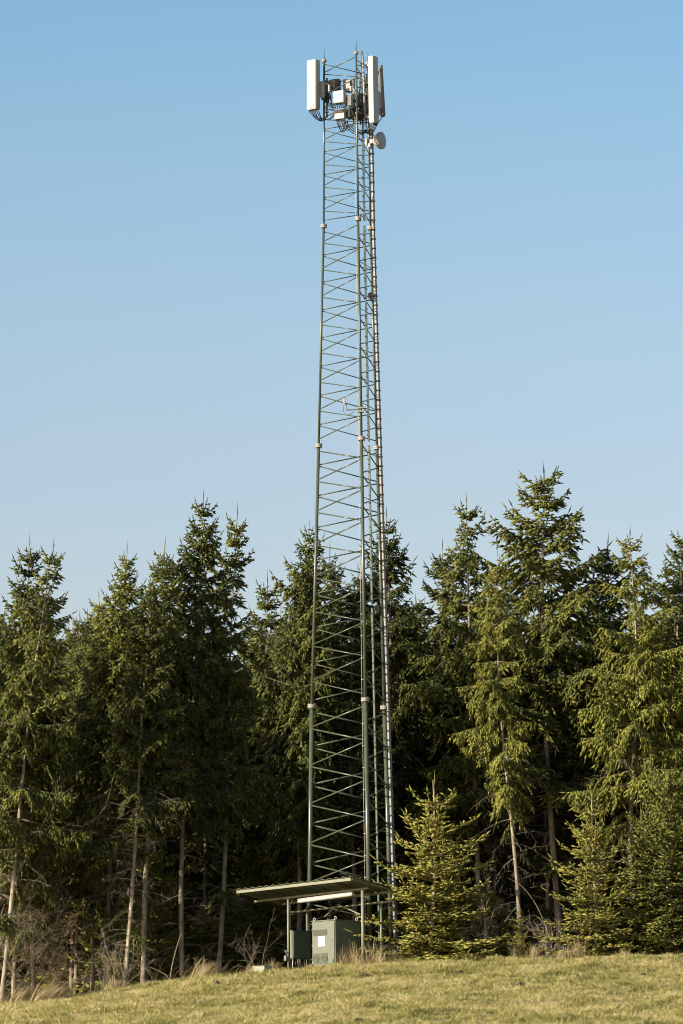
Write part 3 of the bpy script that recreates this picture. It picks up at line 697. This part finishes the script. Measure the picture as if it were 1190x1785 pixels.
for k in range(4):
    lo, hi = CUT[k], CUT[k + 1]
    sec = bpy.data.objects.new('mast_section', None); COL.objects.link(sec); sec.parent = mast; sec.empty_display_size = .3
    A = legs_at(lo); B = legs_at(hi)
    for q in range(3):
        mb = MB(); a = A[q].copy()
        mb.tube([a, B[q]], LR[k], 14); mb.build('leg', M['mast'], sec, 0, MASTO)
        # flange pair at the upper end of the section
        t = (B[q] - a) / np.linalg.norm(B[q] - a); fr = (LR[k] * 1.0 + .062); mb = MB()
        hh = .045 if k < 3 else .03; fr = fr if k < 3 else .075
        mb.tube([B[q] - t * hh * 1.15, B[q] - t * .005], fr, 16, smooth=False); mb.tube([B[q] + t * .005, B[q] + t * hh * 1.15], fr, 16, smooth=False)
        for j in range(6):
            th = j * PI / 3 + .3; o = np.array([math.cos(th), math.sin(th), 0]) * (fr - .022)
            mb.tube([B[q] + o - t * hh * 1.9, B[q] + o + t * hh * 1.9], .012, 6)
        mb.build('flange', M['flange'], sec, 0, MASTO)
def secof(py):
    for k in range(4):
        if CUT[k + 1] <= py <= CUT[k]: return k
    return 3 if py < 200 else 0
secs = [c for c in mast.children]
def brace(pa, ia, pb, ib):
    k = secof((pa + pb) / 2); a = legs_at(pa)[ia]; b = legs_at(pb)[ib]; d = (b - a) / np.linalg.norm(b - a)
    mb = MB(); mb.tube([a + d * LR[k] * .9, b - d * LR[k] * .9], BR[k], 7); mb.build('brace', M['mast'], secs[k], 0, MASTO)
for ia, ib in ((0, 1), (1, 2), (2, 0)):
    for n0, n1 in zip(NODES[:-1], NODES[1:]):
        if n1 - n0 < 25: continue
        mid = (n0 + n1) / 2; mu = ml = mid
        for f in FL:
            if n0 < f < n1: mu, ml = f - 9, f + 9
        off = 1.6
        brace(n0 + off, ia, mu - off * .6, ib); brace(n1 - off, ia, ml + off * .6, ib)
    brace(126.5, ia, 112, ib)
# lightning rods on the three leg heads
for q, ln in ((0, 21), (1, 22), (2, 20)):
    a = legs_at(106)[q]; b = legs_at(106 - ln)[q]; mb = MB(); mb.tube([a, a * .3 + b * .7, b], [.016, .012, .007], 6)
    mb.build('lightning_rod', M['mast'], mast, 0, MASTO)
# climbing rail with its step bolts, one length per section, between the near and the east leg
def rail_at(py):
    L, Nn, Rr = legs_at(py); nrm = np.array([Rr[1] - Nn[1], -(Rr[0] - Nn[0]), 0]); nrm /= np.linalg.norm(nrm)
    return Nn * .63 + Rr * .37 + nrm * .05, nrm, (Rr - Nn) / np.linalg.norm(Rr - Nn)
for lo, hi, kk in ((1694, 1067, 'ladder'), (1062, 783, 'ladder'), (776, 400, 'mast'), (392, 96, 'mast')):
    a, n_, w_ = rail_at(lo); b, _, _ = rail_at(hi); mb = MB()
    mb.box((a + b) / 2, (.09, .05, np.linalg.norm(b - a)), 0, [w_, np.cross((b - a) / np.linalg.norm(b - a), w_), (b - a) / np.linalg.norm(b - a)])
    rl = mb.build('ladder_rail', M[kk], mast, 0, MASTO)
    nst = int(np.linalg.norm(b - a) / .30)
    for j in range(nst):
        c = a + (b - a) * (j + .5) / nst; s_ = 1 if j % 2 else -1
        st = MB(); st.tube([c + w_ * .03 * s_, c + w_ * .17 * s_, c + w_ * .18 * s_ + np.array([0, 0, .035])], .011, 6); st.build('step', M['mast'], rl, 0, MASTO)
    # stand-off brackets to the legs
for py in range(140, 1690, 82):
    L, Nn, Rr = legs_at(py); c = rail_at(py)[0]
    mb = MB(); mb.tube([Nn, c], .011, 6); mb.tube([c, Rr + np.array([0, 0, .05])], .011, 6); mb.build('bracket', M['mast'], mast, 0, MASTO)
# galvanised antenna pole at the head, carried by the mast
p0 = at(636, 206, DM - .5); p1 = at(632.2, 97, DM - .5); mb = MB(); mb.tube([p0, p1], .034, 12)
for py in (112, 140, 200):
    c = at(633, py, DM - .5); mb.tube([c, legs_at(py + 6)[1]], .016, 6); mb.tube([c, legs_at(py + 6)[2]], .016, 6)
mb.build('antenna_pole', M['galv'], mast, 0, MASTO)

# feeder cables clipped to the east leg, thin cable on the near leg
fd = thing('feeder_cables', 'silvery bundle of feeder cables clipped up the east leg of the mast', 'feeder cables', legs_at(1694)[2])
fo = np.array(fd.location)
offs = [(.095, -.07), (.13, -.03), (.10, .0), (.15, .03), (.12, -.085), (.165, -.01)]
for ox, oy in offs:
    P = [legs_at(p)[2] + np.array([ox * np.interp(p, [220, 1700], [.72, 1.0]), oy, 0]) for p in np.linspace(1694, 222, 26)]
    mb = MB(); mb.tube(P, np.linspace(.026, .019, 26), 7); mb.build('cable', M['feeder'], fd, 0, fo)
for j, py in enumerate(np.arange(232, 1690, 16.5)[:90]):
    c = legs_at(py)[2] + np.array([.115 * np.interp(py, [220, 1700], [.72, 1.0]), -.03, 0])
    mb = MB(); mb.box(c, (.185 * np.interp(py, [220, 1700], [.72, 1.0]), .185, .028)); mb.build('clip', M['clip'], fd, 0, fo)
ec = thing('earth_cable', 'thin pale earth cable with clips running along the near leg of the mast', 'cable', legs_at(1690)[1])
eo = np.array(ec.location)
P = [legs_at(p)[1] + np.array([-.10 * np.interp(p, [220, 1700], [.62, 1.15]), .02, 0]) for p in np.linspace(1690, 215, 20)]
mb = MB(); mb.tube(P, .009, 6); mb.build('cable', M['feeder'], ec, 0, eo)
for py in np.arange(246, 1690, 38):
    c = legs_at(py)[1]; d = np.array([-.12 * np.interp(py, [220, 1700], [.62, 1.15]), .02, 0]); mb = MB(); mb.tube([c, c + d], .013, 6); mb.build('clip', M['galv'], ec, 0, eo)

# ------------------------------------------------------------------ antennas and radios on the mast head
def panel(label, px_c, py_top, py_bot, Yd, alpha, W, D, px_b=None, mats=('white', 'greycase'), legq=0, roundf=.35):
    pt = at(px_c, py_top, Yd); pb = at(px_b if px_b else px_c, py_bot, Yd); H = np.linalg.norm(pt - pb)
    o = thing('panel_antenna', label, 'antenna', pb, 0, 'panel antennas on the mast head')
    ax = Vector(pt - pb); o.rotation_mode = 'QUATERNION'
    from mathutils import Quaternion
    o.rotation_quaternion = Vector((0, 0, 1)).rotation_difference(ax) @ Quaternion((0, 0, 1), alpha)
    # rounded front profile, extruded
    prof = [(-W/2, 0), (-W/2, -D * (1 - roundf))]
    for k in range(1, 8):
        th = PI - PI * k / 8; prof.append((W/2 * math.cos(th) * (.92 if abs(math.cos(th)) < .95 else 1), -D * (1 - roundf) - D * roundf * math.sin(th) ** .6))
    prof += [(W/2, -D * (1 - roundf)), (W/2, 0)]
    n = len(prof); mb = MB(); V = [(x, y + D/2, 0) for x, y in prof] + [(x, y + D/2, H) for x, y in prof]
    mb.add(V, [tuple((i, (i + 1) % n, n + (i + 1) % n, n + i)) for i in range(n)] + [tuple(reversed(range(n))), tuple(range(n, 2 * n))])
    mb.build('radome', M[mats[0]], o, .008)
    mb = MB(); mb.box((0, D/2 + .012, H/2), (W * .8, .024, H * .97)); mb.build('back_plate', M[mats[1]], o, .004)
    mb = MB(); mb.box((0, 0, -.012), (W * .9, D * .85, .024)); mb.build('end_cap', M['greycase'], o, .004)
    for x in np.linspace(-W * .36, W * .36, 6):
        mb = MB(); mb.tube([(x, -.02, -.02), (x, -.02, -.09)], .016, 8); mb.build('connector', M['dark'], o)
    for z in (.1 * H, .88 * H):
        mb = MB(); mb.box((0, D/2 + .09, z), (.07, .15, .05)); mb.box((0, D/2 + .16, z), (.14, .03, .09)); mb.build('bracket', M['galv'], o, .004)
    return o, pb, H
a1 = panel('white panel antenna facing the sun, hung on the west leg of the mast head', 545.5, 105.5, 190.5, DM - .15, R_(-33), .355, .25, roundf=.14)
a2 = panel('tall panel antenna with pale lit edge and shaded grey face on the mast head', 650.3, 99, 214, DM - .75, R_(60), .33, .19, 652.3, roundf=.12)
a3 = panel('slanted grey panel antenna seen edge-on behind the tall shaded antenna', 661.6, 115, 199, DM + .95, R_(118), .30, .10, 666.6, mats=('midgrey', 'midgrey'))  # darker grey than the other radomes, stands in for an unlit side

def radio(label, x0, x1, y0, y1, Yd, alpha, D, cm='greycase', fins=True, fm='midgrey', finpart=1.0, cat='radio unit'):
    W = (x1 - x0) / 56.0; H = (y1 - y0) / 56.0
    o = thing('radio_unit', label, cat, at((x0 + x1) / 2, y1, Yd), alpha, 'radio units on the mast head')
    mb = MB(); mb.box((0, 0, H/2), (W, D, H)); mb.build('case', M[cm], o, .012)
    mb = MB()
    if fins:
        z0, z1 = H * (1 - finpart) + .02, H - .02
        for x in np.linspace(-W/2 + .02, W/2 - .02, 11): mb.box((x, -D/2 - .018, (z0 + z1)/2), (.009, .036, z1 - z0))
        mb.build('cooling_fins', M[fm], o)
    else:
        mb.box((0, -D/2 - .006, H * .5), (W * .9, .012, H * .92)); cv = mb.build('cover', M[cm], o, .005)
        gr = MB()
        for x in (-W * .12, W * .12): gr.box((x, -D/2 - .0135, H * .62), (.009, .004, H * .5))
        gr.box((0, -D/2 - .0135, H * .62), (W * .24, .004, .009)); gr.build('groove', M['midgrey'], cv)
    for x in np.linspace(-W * .38, W * .38, 5):
        mb = MB(); mb.tube([(x, 0, 0), (x, 0, -.06)], .016, 8); mb.build('connector', M['dark'], o)
    mb = MB(); mb.box((0, D/2 + .03, H * .5), (W * .4, .06, H * .7)); mb.build('bracket', M['galv'], o, .004)
    return o
radio('square white radio unit facing front between the west and near legs', 581.8, 602.4, 158, 180, DM - .62, R_(-30), .17, 'white', False)
radio('lower radio unit, dark finned above and pale below, under the square white unit', 584, 603, 190, 208, DM - .62, R_(-28), .18, 'greycase', True, 'dark', .48)
radio('dark finned radio unit behind the white one near the west leg', 574, 593, 138, 158, DM + .35, R_(150), .14, 'dark', True, 'dark')
radio('dark radio unit with sunlit white top beside the near leg', 598.5, 618, 138, 159, DM + .3, R_(165), .16, 'midgrey', True, 'dark')
radio('narrow white radio unit fixed to the west leg behind the white panel antenna', 559.5, 564.5, 141, 171, DM - .1, R_(-40), .12, 'white', True, 'greycase')
radio('narrow dark radio unit beside the west leg of the mast head', 565.5, 573, 140, 176, DM + .15, R_(20), .14, 'dark', True, 'dark')
radio('tall grey radio unit strapped to the near leg', 607, 615, 165, 186, DM - .85, R_(-20), .16, 'greycase', True, 'midgrey')
radio('dark radio unit under the near leg clutter, above the cable loops', 605, 618, 189, 206, DM - .6, R_(20), .2, 'dark', True, 'dark')
radio('small white radio unit between the galvanised pole and the tall antenna', 634.8, 641, 157, 167, DM - .35, R_(-5), .14, 'white', False)
radio('black radio unit behind the galvanised pole, near the east leg', 634.5, 641, 170, 198, DM + .2, R_(15), .2, 'dark', True, 'dark')
radio('dark radio unit wedged between the near leg and the galvanised pole', 622.5, 631.5, 163, 185, DM - .35, R_(30), .18, 'dark', True, 'dark')
radio('small dark unit below the one beside the galvanised pole', 623.5, 632, 190, 206, DM - .3, R_(30), .16, 'dark', True, 'midgrey')
radio('grey-white junction unit at the top of the tall shaded antenna', 636, 641.5, 137, 147, DM - .4, R_(10), .12, 'greycase', False)

def clutter():
    # cylinders (filters) beside the radios
    for px, y0, y1, lab in ((573.6, 148, 160, 'small white cylinder filter beside the dark west radio unit'), (611.3, 150, 159, 'small white cylinder filter under the sunlit-top radio unit'), (603.8, 166, 180, 'white cylinder filter just beside the square white radio unit')):
        a = at(px, y1, DM - .45); b = at(px, y0, DM - .45); o = thing('filter_cylinder', lab, 'filter', a, 0, 'filters on the mast head'); mb = MB()
        mb.tube([a, b], .04, 10); mb.build('case', M['white'], o, .006, a); mb = MB(); mb.tube([a - [0, 0, .05], a], .02, 8); mb.build('connector', M['dark'], o, 0, a)
clutter()
# frame that carries the radios: pipes clamped to the legs
for lab, q, px, y0, y1, dy in (('pale pipe mount for the radios beside the near leg', 1, 616.4, 154, 216, -.55), ('dark pipe mount between the west leg and the white radio', 0, 569.5, 136, 205, .05)):
    a = at(px, y1, DM + dy); b = at(px, y0, DM + dy); o = thing('pipe_mount', lab, 'pipe mount', a, 0, 'pipe mounts on the mast head')
    mb = MB(); mb.tube([a, b], .028, 10); mb.build('pipe', M['galv'] if q else M['mast'], o, 0, a)
    for t in (.15, .85):
        c = a * (1 - t) + b * t; l = legs_at(y1 * (1 - t) + y0 * t)[q]; mb = MB(); mb.tube([c, l], .02, 6); mb.box(c, (.11, .11, .06)); mb.build('clamp', M['galv'], o, 0, a)

def loom(label, ends, mat_='cable', r=.014, group='cable loops on the mast head'):
    o = thing('cable_loom', label, 'cables', ends[0][0], 0, group); l = np.array(o.location)
    for a, b, sag, side in ends:
        mb = MB(); mb.tube(arc(a, b, sag, 11, side), r, 6); mb.build('cable', M[mat_], o, 0, l)
g = np.random.default_rng(9)
LW = legs_at(206)[0]; LN = legs_at(222)[1]; LE = legs_at(224)[2]
loom('black cables looping from the white panel antenna round the west leg', [(at(539 + 3.2 * k, 192.5, DM - .15 - .03 * k), at(561 + g.uniform(0, 9), 206 + g.uniform(-3, 2), DM + g.uniform(-.2, .1)), .07 + .022 * (5 - k) + g.uniform(-.02, .02), None) for k in range(6)] + [(at(568, 208, DM - .1), at(586, 190 + k * 2, DM - .5), .1, None) for k in range(3)])
loom('black cables looping from the tall shaded antenna back to the mast', [(at(646 + 2.2 * k, 216, DM - .75), at(636, 226 + g.uniform(-2, 2), DM - .4), .14 + .02 * k, None) for k in range(6)] + [(at(640, 226 + k, DM - .5), at(612 - 4 * k, 216, DM - .7), .1 + .04 * k, None) for k in range(4)])
loom('cable loops hanging below the lower pale radio unit', [(at(586 + 2.6 * k, 209.5, DM - .62), at(598 + g.uniform(0, 24), 210 + g.uniform(0, 10), DM - g.uniform(.3, .8)), g.uniform(.08, .38), None) for k in range(6)])
loom('short cables between the square white radio unit and the one below', [(at(583 + 2.6 * k, 181, DM - .6), at(578 + 5 * k, 190, DM - .5), .05 + g.uniform(0, .05), None) for k in range(8)])
loom('tangle of cables around the near leg below the radios', [(at(605 + g.uniform(0, 14), 160 + g.uniform(0, 45), DM - .8), at(622 + g.uniform(0, 14), 190 + g.uniform(0, 28), DM - .5), g.uniform(.0, .2), None) for k in range(16)])
loom('cables dropping behind the galvanised pole beside the tall antenna', [(at(625 + g.uniform(0, 14), 118 + g.uniform(0, 60), DM - .3), at(627 + g.uniform(0, 12), 205 + g.uniform(0, 14), DM - .35), g.uniform(-.1, .1), (g.uniform(-.06, .06), 0, 0)) for k in range(16)])
loom('cable loops behind the narrow units at the west leg', [(at(566 + g.uniform(0, 12), 158 + g.uniform(0, 12), DM), at(576 + g.uniform(0, 10), 176 + g.uniform(0, 12), DM - .2), g.uniform(.05, .25), None) for k in range(9)])
loom('single cable falling from the slanted grey antenna', [(at(664, 190, DM + .85), at(660, 212, DM + .6), .05, (.05, 0, 0))])

def dish():
    c = at(664.5, 245, DM + .25); al = R_(63); o = thing('microwave_dish', 'round microwave dish with grey face and pale cone back on the east leg', 'dish antenna', c, al)
    Rr = .27; mb = MB(); n = 32
    prof = [(.03, .30), (.10, .27), (.20, .16), (Rr, .06), (Rr, -.03), (Rr - .012, -.035)]
    V = []; Fc = []
    for r, y in prof:
        for j in range(n): V.append((r * math.cos(2*PI*j/n), y, r * math.sin(2*PI*j/n)))
    for i in range(len(prof) - 1):
        for j in range(n): Fc.append((i*n+j, (i+1)*n+j, (i+1)*n+(j+1) % n, i*n+(j+1) % n))
    mb.add(V, Fc, True); mb.build('shroud', M['white'], o)
    mb = MB(); V = [(0, -.055, 0)]; Fc = []
    for r, y in ((.13, -.05), (Rr - .014, -.033)):
        for j in range(n): V.append((r * math.cos(2*PI*j/n), y, r * math.sin(2*PI*j/n)))
    for j in range(n): Fc += [(0, 1 + j, 1 + (j+1) % n), (1 + j, 1 + n + j, 1 + n + (j+1) % n, 1 + (j+1) % n)]
    mb.add(V, Fc, True); mb.build('radome', M['greycase'], o)
    mb = MB(); mb.box((0, .38, 0), (.10, .16, .12)); mb.box((-.04, .47, -.02), (.22, .05, .2)); mb.tube([(0, .30, -.12), (-.1, .46, -.16)], .018, 6); mb.tube([(0, .30, .12), (-.1, .46, .14)], .018, 6); mb.build('mounting_arm', M['galv'], o, .006)
    mb = MB(); mb.box((-.02, .40, -.13), (.17, .1, .13)); mb.build('radio_box', M['white'], o, .01)
dish()

def sensor():
    N = legs_at(727)[1]; o = thing('sensor_arm', 'small white sensor on an L-shaped arm clamped halfway up the near leg', 'sensor', N); l = np.array(N)
    a = at(603.5, 714.5, N[1] - .05); b = at(603.5, 702.5, N[1] - .05)
    mb = MB(); mb.tube([N + [0, -.06, 0], a, b], .022, 8, smooth=False); mb.build('arm', M['midgrey'], o, 0, l)
    mb = MB()
    for dz in (.055, -.055): mb.box(N + [0, 0, dz], (.19, .17, .05))
    mb.build('clamp', M['flange'], o, .005, l)
    c = at(600.2, 699.5, N[1] - .08); mb = MB(); mb.tube([c - [0, 0, .09], c + [0, 0, .07]], .03, 10); mb.tube([c + [-.05, 0, .08], c + [.06, 0, .08]], .022, 8); mb.build('sensor_head', M['white'], o, .004, l)
    mb = MB(); mb.tube([at(*p, N[1] - .09) for p in ((599.5, 705), (598, 712), (599.5, 720), (604, 723.5), (610, 722), (617, 718))], .008, 6); mb.build('cable', M['cable'], o, 0, l)
sensor()
def lamp(label, px, py, w_, h_, q):
    c = at(px, py, legs_at(py)[2][1] - .12); o = thing('obstruction_box', label, 'junction box', c, R_(20)); mb = MB(); mb.box((0, 0, 0), (w_, .11, h_)); mb.build('case', M['dark'], o, .012)
    mb = MB(); mb.tube([(0, .04, 0), (.05, .2, 0)], .02, 6); mb.box((-w_ * .55, -.02, .03), (.05, .08, h_ * .5)); mb.build('bracket', M['clip'], o)
lamp('black junction box on the east leg in the upper half of the mast', 646, 517, .12, .26, 2)
lamp('dark narrow box on the east leg in front of the spruce tops', 656.5, 1062, .10, .28, 2)

# ------------------------------------------------------------------ shelter, cabinet and boxes at the mast foot
DC = 153.6
u_ = np.array([-.7071, .7071, 0]); v_ = np.array([.7071, .7071, 0])
fFR = at(612, 1531.5, DC); fFL = at(413, 1554, DC + 3.47); fBR = at(690, 1553, DC + 1.38); fBL = fFL + fBR - fFR
base_post = at(632, 1683, DC + .63)
sh = thing('shelter', 'open green shelter with corrugated roof on thin posts before the mast', 'shelter', (base_post[0], base_post[1], gz(base_post[0], base_post[1])))
so = np.array(sh.location)
ux = (fFL - fFR); LU = np.linalg.norm(ux); ux /= LU; vx = (fBR - fFR); LV = np.linalg.norm(vx); vx /= LV; up = np.cross(vx, ux); up = up if up[2] > 0 else -up
def roof():
    n = 200; V = []; Fc = []
    for i in range(n + 1):
        t = LU * i / n; h = .028 * math.cos(2 * PI * t / .30) + .05
        for s in (-.06, LV * .33, LV * .66, LV + .05): V.append(fFR + ux * t + vx * s + up * h)
    for i in range(n):
        for k in range(3): Fc.append((i*4+k, i*4+k+1, (i+1)*4+k+1, (i+1)*4+k))
    mb = MB(); mb.add(V, Fc, True); o = mb.build('roof', M['roofsheet'], sh, 0, so)
    sd = o.modifiers.new('thick', 'SOLIDIFY'); sd.thickness = .006
roof()
def bar(a, b, wd, ht, name, mname='shelter', parent=sh, off=None):
    a = np.array(a); b = np.array(b); d = b - a; L = np.linalg.norm(d); d /= L; s = np.cross(d, [0, 0, 1.0]); s /= np.linalg.norm(s); t = np.cross(s, d)
    mb = MB(); mb.box((a + b) / 2, (L, wd, ht), 0, [d, s, t]); return mb.build(name, M[mname], parent, .004, so if off is None else off)
bar(fFR - up * .02, fFL - up * .02, .05, .085, 'fascia'); bar(fBR - up * .02, fBL - up * .02, .05, .075, 'fascia')
bar(fFR + vx * .03 - up * .012, fBR - vx * .03 - up * .012, .04, .06, 'fascia', 'roofsheet'); bar(fFL + vx * .03 - up * .012, fBL - vx * .03 - up * .012, .04, .06, 'fascia')
for k in range(1, 5): bar(fFR + ux * LU * k / 5 + vx * .03 - up * .016, fFR + ux * LU * k / 5 + vx * (LV - .03) - up * .016, .035, .055, 'rafter', 'roofsheet')
fp0 = at(640.5, 1548.5, DC + .49); fp1 = at(444, 1571.5, DC + .49 + 3.45)
mb = MB(); mb.tube([fp0, fp1], .035, 12); mb.build('front_beam', M['shelter'], sh, 0, so)
rp0 = at(682, 1571, DC + 1.25); rp1 = at(507, 1590.5, DC + 1.25 + 3.1)
mb = MB(); mb.tube([rp0, rp1], .032, 12); mb.build('rear_beam', M['shelter'], sh, 0, so)
def post(px, py_t, Yd, mname='shelter', r=.038):
    t = at(px, py_t, Yd); x, y = t[0], t[1]; mb = MB(); mb.tube([(x, y, gz(x, y) - .2), (x, y, t[2])], r, 12); mb.box((x, y, t[2] + .0), (.12, .12, .05)); return mb.build('post', M[mname], sh, 0, so)
post(631.6, 1549.5, DC + .64, 'shelter', .05); post(502, 1566, DC + 2.93); post(664, 1575, DC + 1.55, 'ladder'); post(535, 1588, DC + 3.85, 'cabinet')
bar(at(566, 1598, DC + 3.1), at(590, 1576, DC + 2.5), .03, .04, 'strut', 'roofsheet'); bar(at(628, 1594, DC + 1.9), at(590, 1577, DC + 2.4), .03, .04, 'strut', 'roofsheet')
# strip light hung under the front beam
def strip():
    a = at(616, 1558.5, DC + .98); b = at(519, 1571.5, DC + .98 + 1.70); o = thing('strip_light', 'long white unlit strip light hanging under the front beam of the shelter', 'strip light', (a + b) / 2); l = np.array(o.location)
    d = (b - a); L = np.linalg.norm(d); d /= L; mb = MB(); P = [a + d * L * t for t in (0.02, .05, .95, .98)]
    mb.tube(P, [.04, .058, .058, .04], 16); mb.build('diffuser', M['tubewhite'], o, 0, l)
    mb = MB(); s = np.cross(d, [0, 0, 1]); mb.box((a + b) / 2 + [0, 0, .058], (L * .97, .10, .035), 0, [d, s, np.cross(s, d)]); mb.build('housing', M['greycase'], o, .005, l)
    for t in (.02, .98): mb = MB(); mb.tube([a + d * (L * t - .03), a + d * (L * t + .03)], .05, 14); mb.build('end_cap', M['greycase'], o, .004, l)
    for t in (.18, .82):
        mb = MB(); c = a + d * L * t; mb.tube([c + [0, 0, .06], c + [0, 0, .2]], .009, 6); mb.build('hanger', M['galv'], o, 0, l)
strip()
AL = R_(-45)
def cabinet():
    p = at(584.7, 1687, DC + 1.75); W = .99; D = 1.06; H = (1687 - 1605) / 57.5; g0 = gz(p[0], p[1])
    ctr = p + u_ * W / 2 + v_ * D / 2; o = thing('equipment_cabinet', 'large pale green equipment cabinet with white notice under the shelter roof', 'cabinet', (ctr[0], ctr[1], p[2] - .03), AL)
    H += .03
    mb = MB(); mb.box((0, 0, H/2 - .12), (W, D, H + .24)); mb.build('body', M['cabinet'], o, .01)
    fy = -D/2
    mb = MB(); mb.box((0, fy - .012, H * .5), (W - .05, .024, H - .06)); dr = mb.build('door', M['cabinet'], o, .008)
    X = lambda px: (px - 564.8) / 40.4 * W
    Zz = lambda py: (1687 - py) / 57.5 + .03
    mb = MB(); z0, z1 = Zz(1630), Zz(1619.5); mb.box((X(559.5), fy - .027, (z0 + z1)/2), (.60, .006, z1 - z0)); 
    for k in range(9): mb.box((X(559.5), fy - .034, z0 + (z1 - z0) * (k + .5) / 9), (.58, .014, .008))
    mb.build('vent', M['cabdark'], dr)
    mb = MB(); mb.box((X(562), fy - .027, (Zz(1630.5) + Zz(1648.5))/2), (.29, .006, .31)); mb.build('notice', M['paper'], dr)
    mb = MB(); z0, z1 = Zz(1679.5), Zz(1660); mb.box((X(559.8), fy - .027, (z0 + z1)/2), (.62, .006, z1 - z0)); fnp = mb.build('fan_panel', M['cabdark'], dr)
    for px in (552.6, 567):
        mb = MB(); c = (X(px), fy - .03, Zz(1669))
        mb.tube([(c[0], c[1], c[2]), (c[0], c[1] - .012, c[2])], .135, 24)
        for r in (.04, .075, .11):
            mb.tube([(c[0] + r * math.cos(t), c[1] - .015, c[2] + r * math.sin(t)) for t in np.linspace(0, 2*PI, 25)], .006, 5)
        mb.build('fan_grille', M['boxdark'], fnp)
    for z in (.22, .72, 1.2):
        mb = MB(); mb.tube([(X(546.2), fy - .03, z - .05), (X(546.2), fy - .03, z + .05)], .014, 8); mb.build('hinge', M['galv'], dr)
    mb = MB(); mb.tube([(X(581), fy - .02, .86), (X(581), fy - .034, .86)], .02, 10); mb.build('lock', M['dark'], dr)
    mb = MB(); mb.box((X(582), fy - .03, Zz(1676)), (.025, .03, .16)); mb.build('handle', M['dark'], dr, .004)
    mb = MB(); mb.box((0, 0, H + .015), (W + .05, D + .05, .03)); mb.build('top', M['cabinet'], o, .005)
    for x, y in ((W/2 - .04, -D/2 + .05), (W/2 - .04, D/2 - .1), (-W/2 + .05, -D/2 + .05)):
        mb = MB(); mb.tube([(x + .045 * math.cos(t), y, H + .075 + .045 * math.sin(t)) for t in np.linspace(0, 2*PI, 13)], .013, 6, caps=False); mb.build('lifting_eye', M['galv'], o)
cabinet()
def distbox():
    p = at(510, 1671, DC + 2.75); W = .12; D = .74; H = .85; ctr = p + u_ * W/2 + v_ * D/2
    o = thing('distribution_box', 'dark green flat distribution box mounted beside the shelter post', 'box', ctr, AL)
    mb = MB(); mb.box((0, 0, H/2), (W, D, H)); mb.build('body', M['boxdark'], o, .008)
    mb = MB(); mb.box((W/2 + .011, 0, H/2), (.022, D - .05, H - .05)); mb.build('door', M['boxdark'], o, .006)
    mb = MB(); mb.box((0, -D/2 - .006, H/2), (.05, .012, H * .98)); mb.build('lit_edge_strip', M['shelter'], o, .003)  # paler strip paints sunlight onto the narrow front edge of the box
    mb = MB(); mb.box((0, 0, H + .008), (W + .04, D + .03, .016)); mb.build('top', M['boxdark'], o, .003)
    for k, y in enumerate(np.linspace(-.3, .3, 6)):
        mb = MB(); mb.tube([(.0, y, 0), (.01 * k - .02, y, -.2), (.03 - .012 * k, y + .03, -.55)], .018, 7); mb.build('conduit', M['cable' if k % 2 else 'greycase'], o)
distbox()
def conduit():
    t = at(505.5, 1571, DC + 2.88); x, y = t[0], t[1]; z0 = gz(x, y); o = thing('conduit_pipe', 'black conduit with small switch box strapped to the shelter post', 'conduit', (x, y, z0)); l = np.array(o.location)
    mb = MB(); mb.tube([(x, y, z0 - .1), (x, y, t[2] - .1), (x + .04, y - .02, t[2]), (x + .12, y - .08, t[2] + .04)], .018, 8); mb.build('pipe', M['cable'], o, 0, l)
    c = at(496.8, 1670.5, DC + 2.85); mb = MB(); mb.box(c, (.07, .08, .15)); mb.build('switch_box', M['white'], o, .006, l)
    c2 = at(499.6, 1658.5, DC + 2.84); mb = MB(); mb.box(c2, (.13, .07, .07)); mb.tube([c2, c], .012, 6); mb.build('socket', M['midgrey'], o, .006, l)
conduit()
def pit():
    p = at(460.5, 1697, 154.2); W = .5; D = .31; H = .26; ctr = p + u_ * W/2 + v_ * D/2
    o = thing('concrete_box', 'low mossy concrete cable box standing in the grass beside the shelter', 'concrete box', (ctr[0], ctr[1], p[2] - .05), AL)
    mb = MB(); mb.box((0, 0, H/2 - .1), (W, D, H + .2)); mb.build('body', M['concrete'], o, .015)
    mb = MB(); mb.box((0, 0, H + .015), (W + .02, D + .02, .03)); mb.build('lid', M['concrete'], o, .01)
    mb = MB(); mb.box((.02, -D/2 - .008, H * .5), (.035, .016, .06)); mb.build('latch', M['dark'], o, .004)
pit()
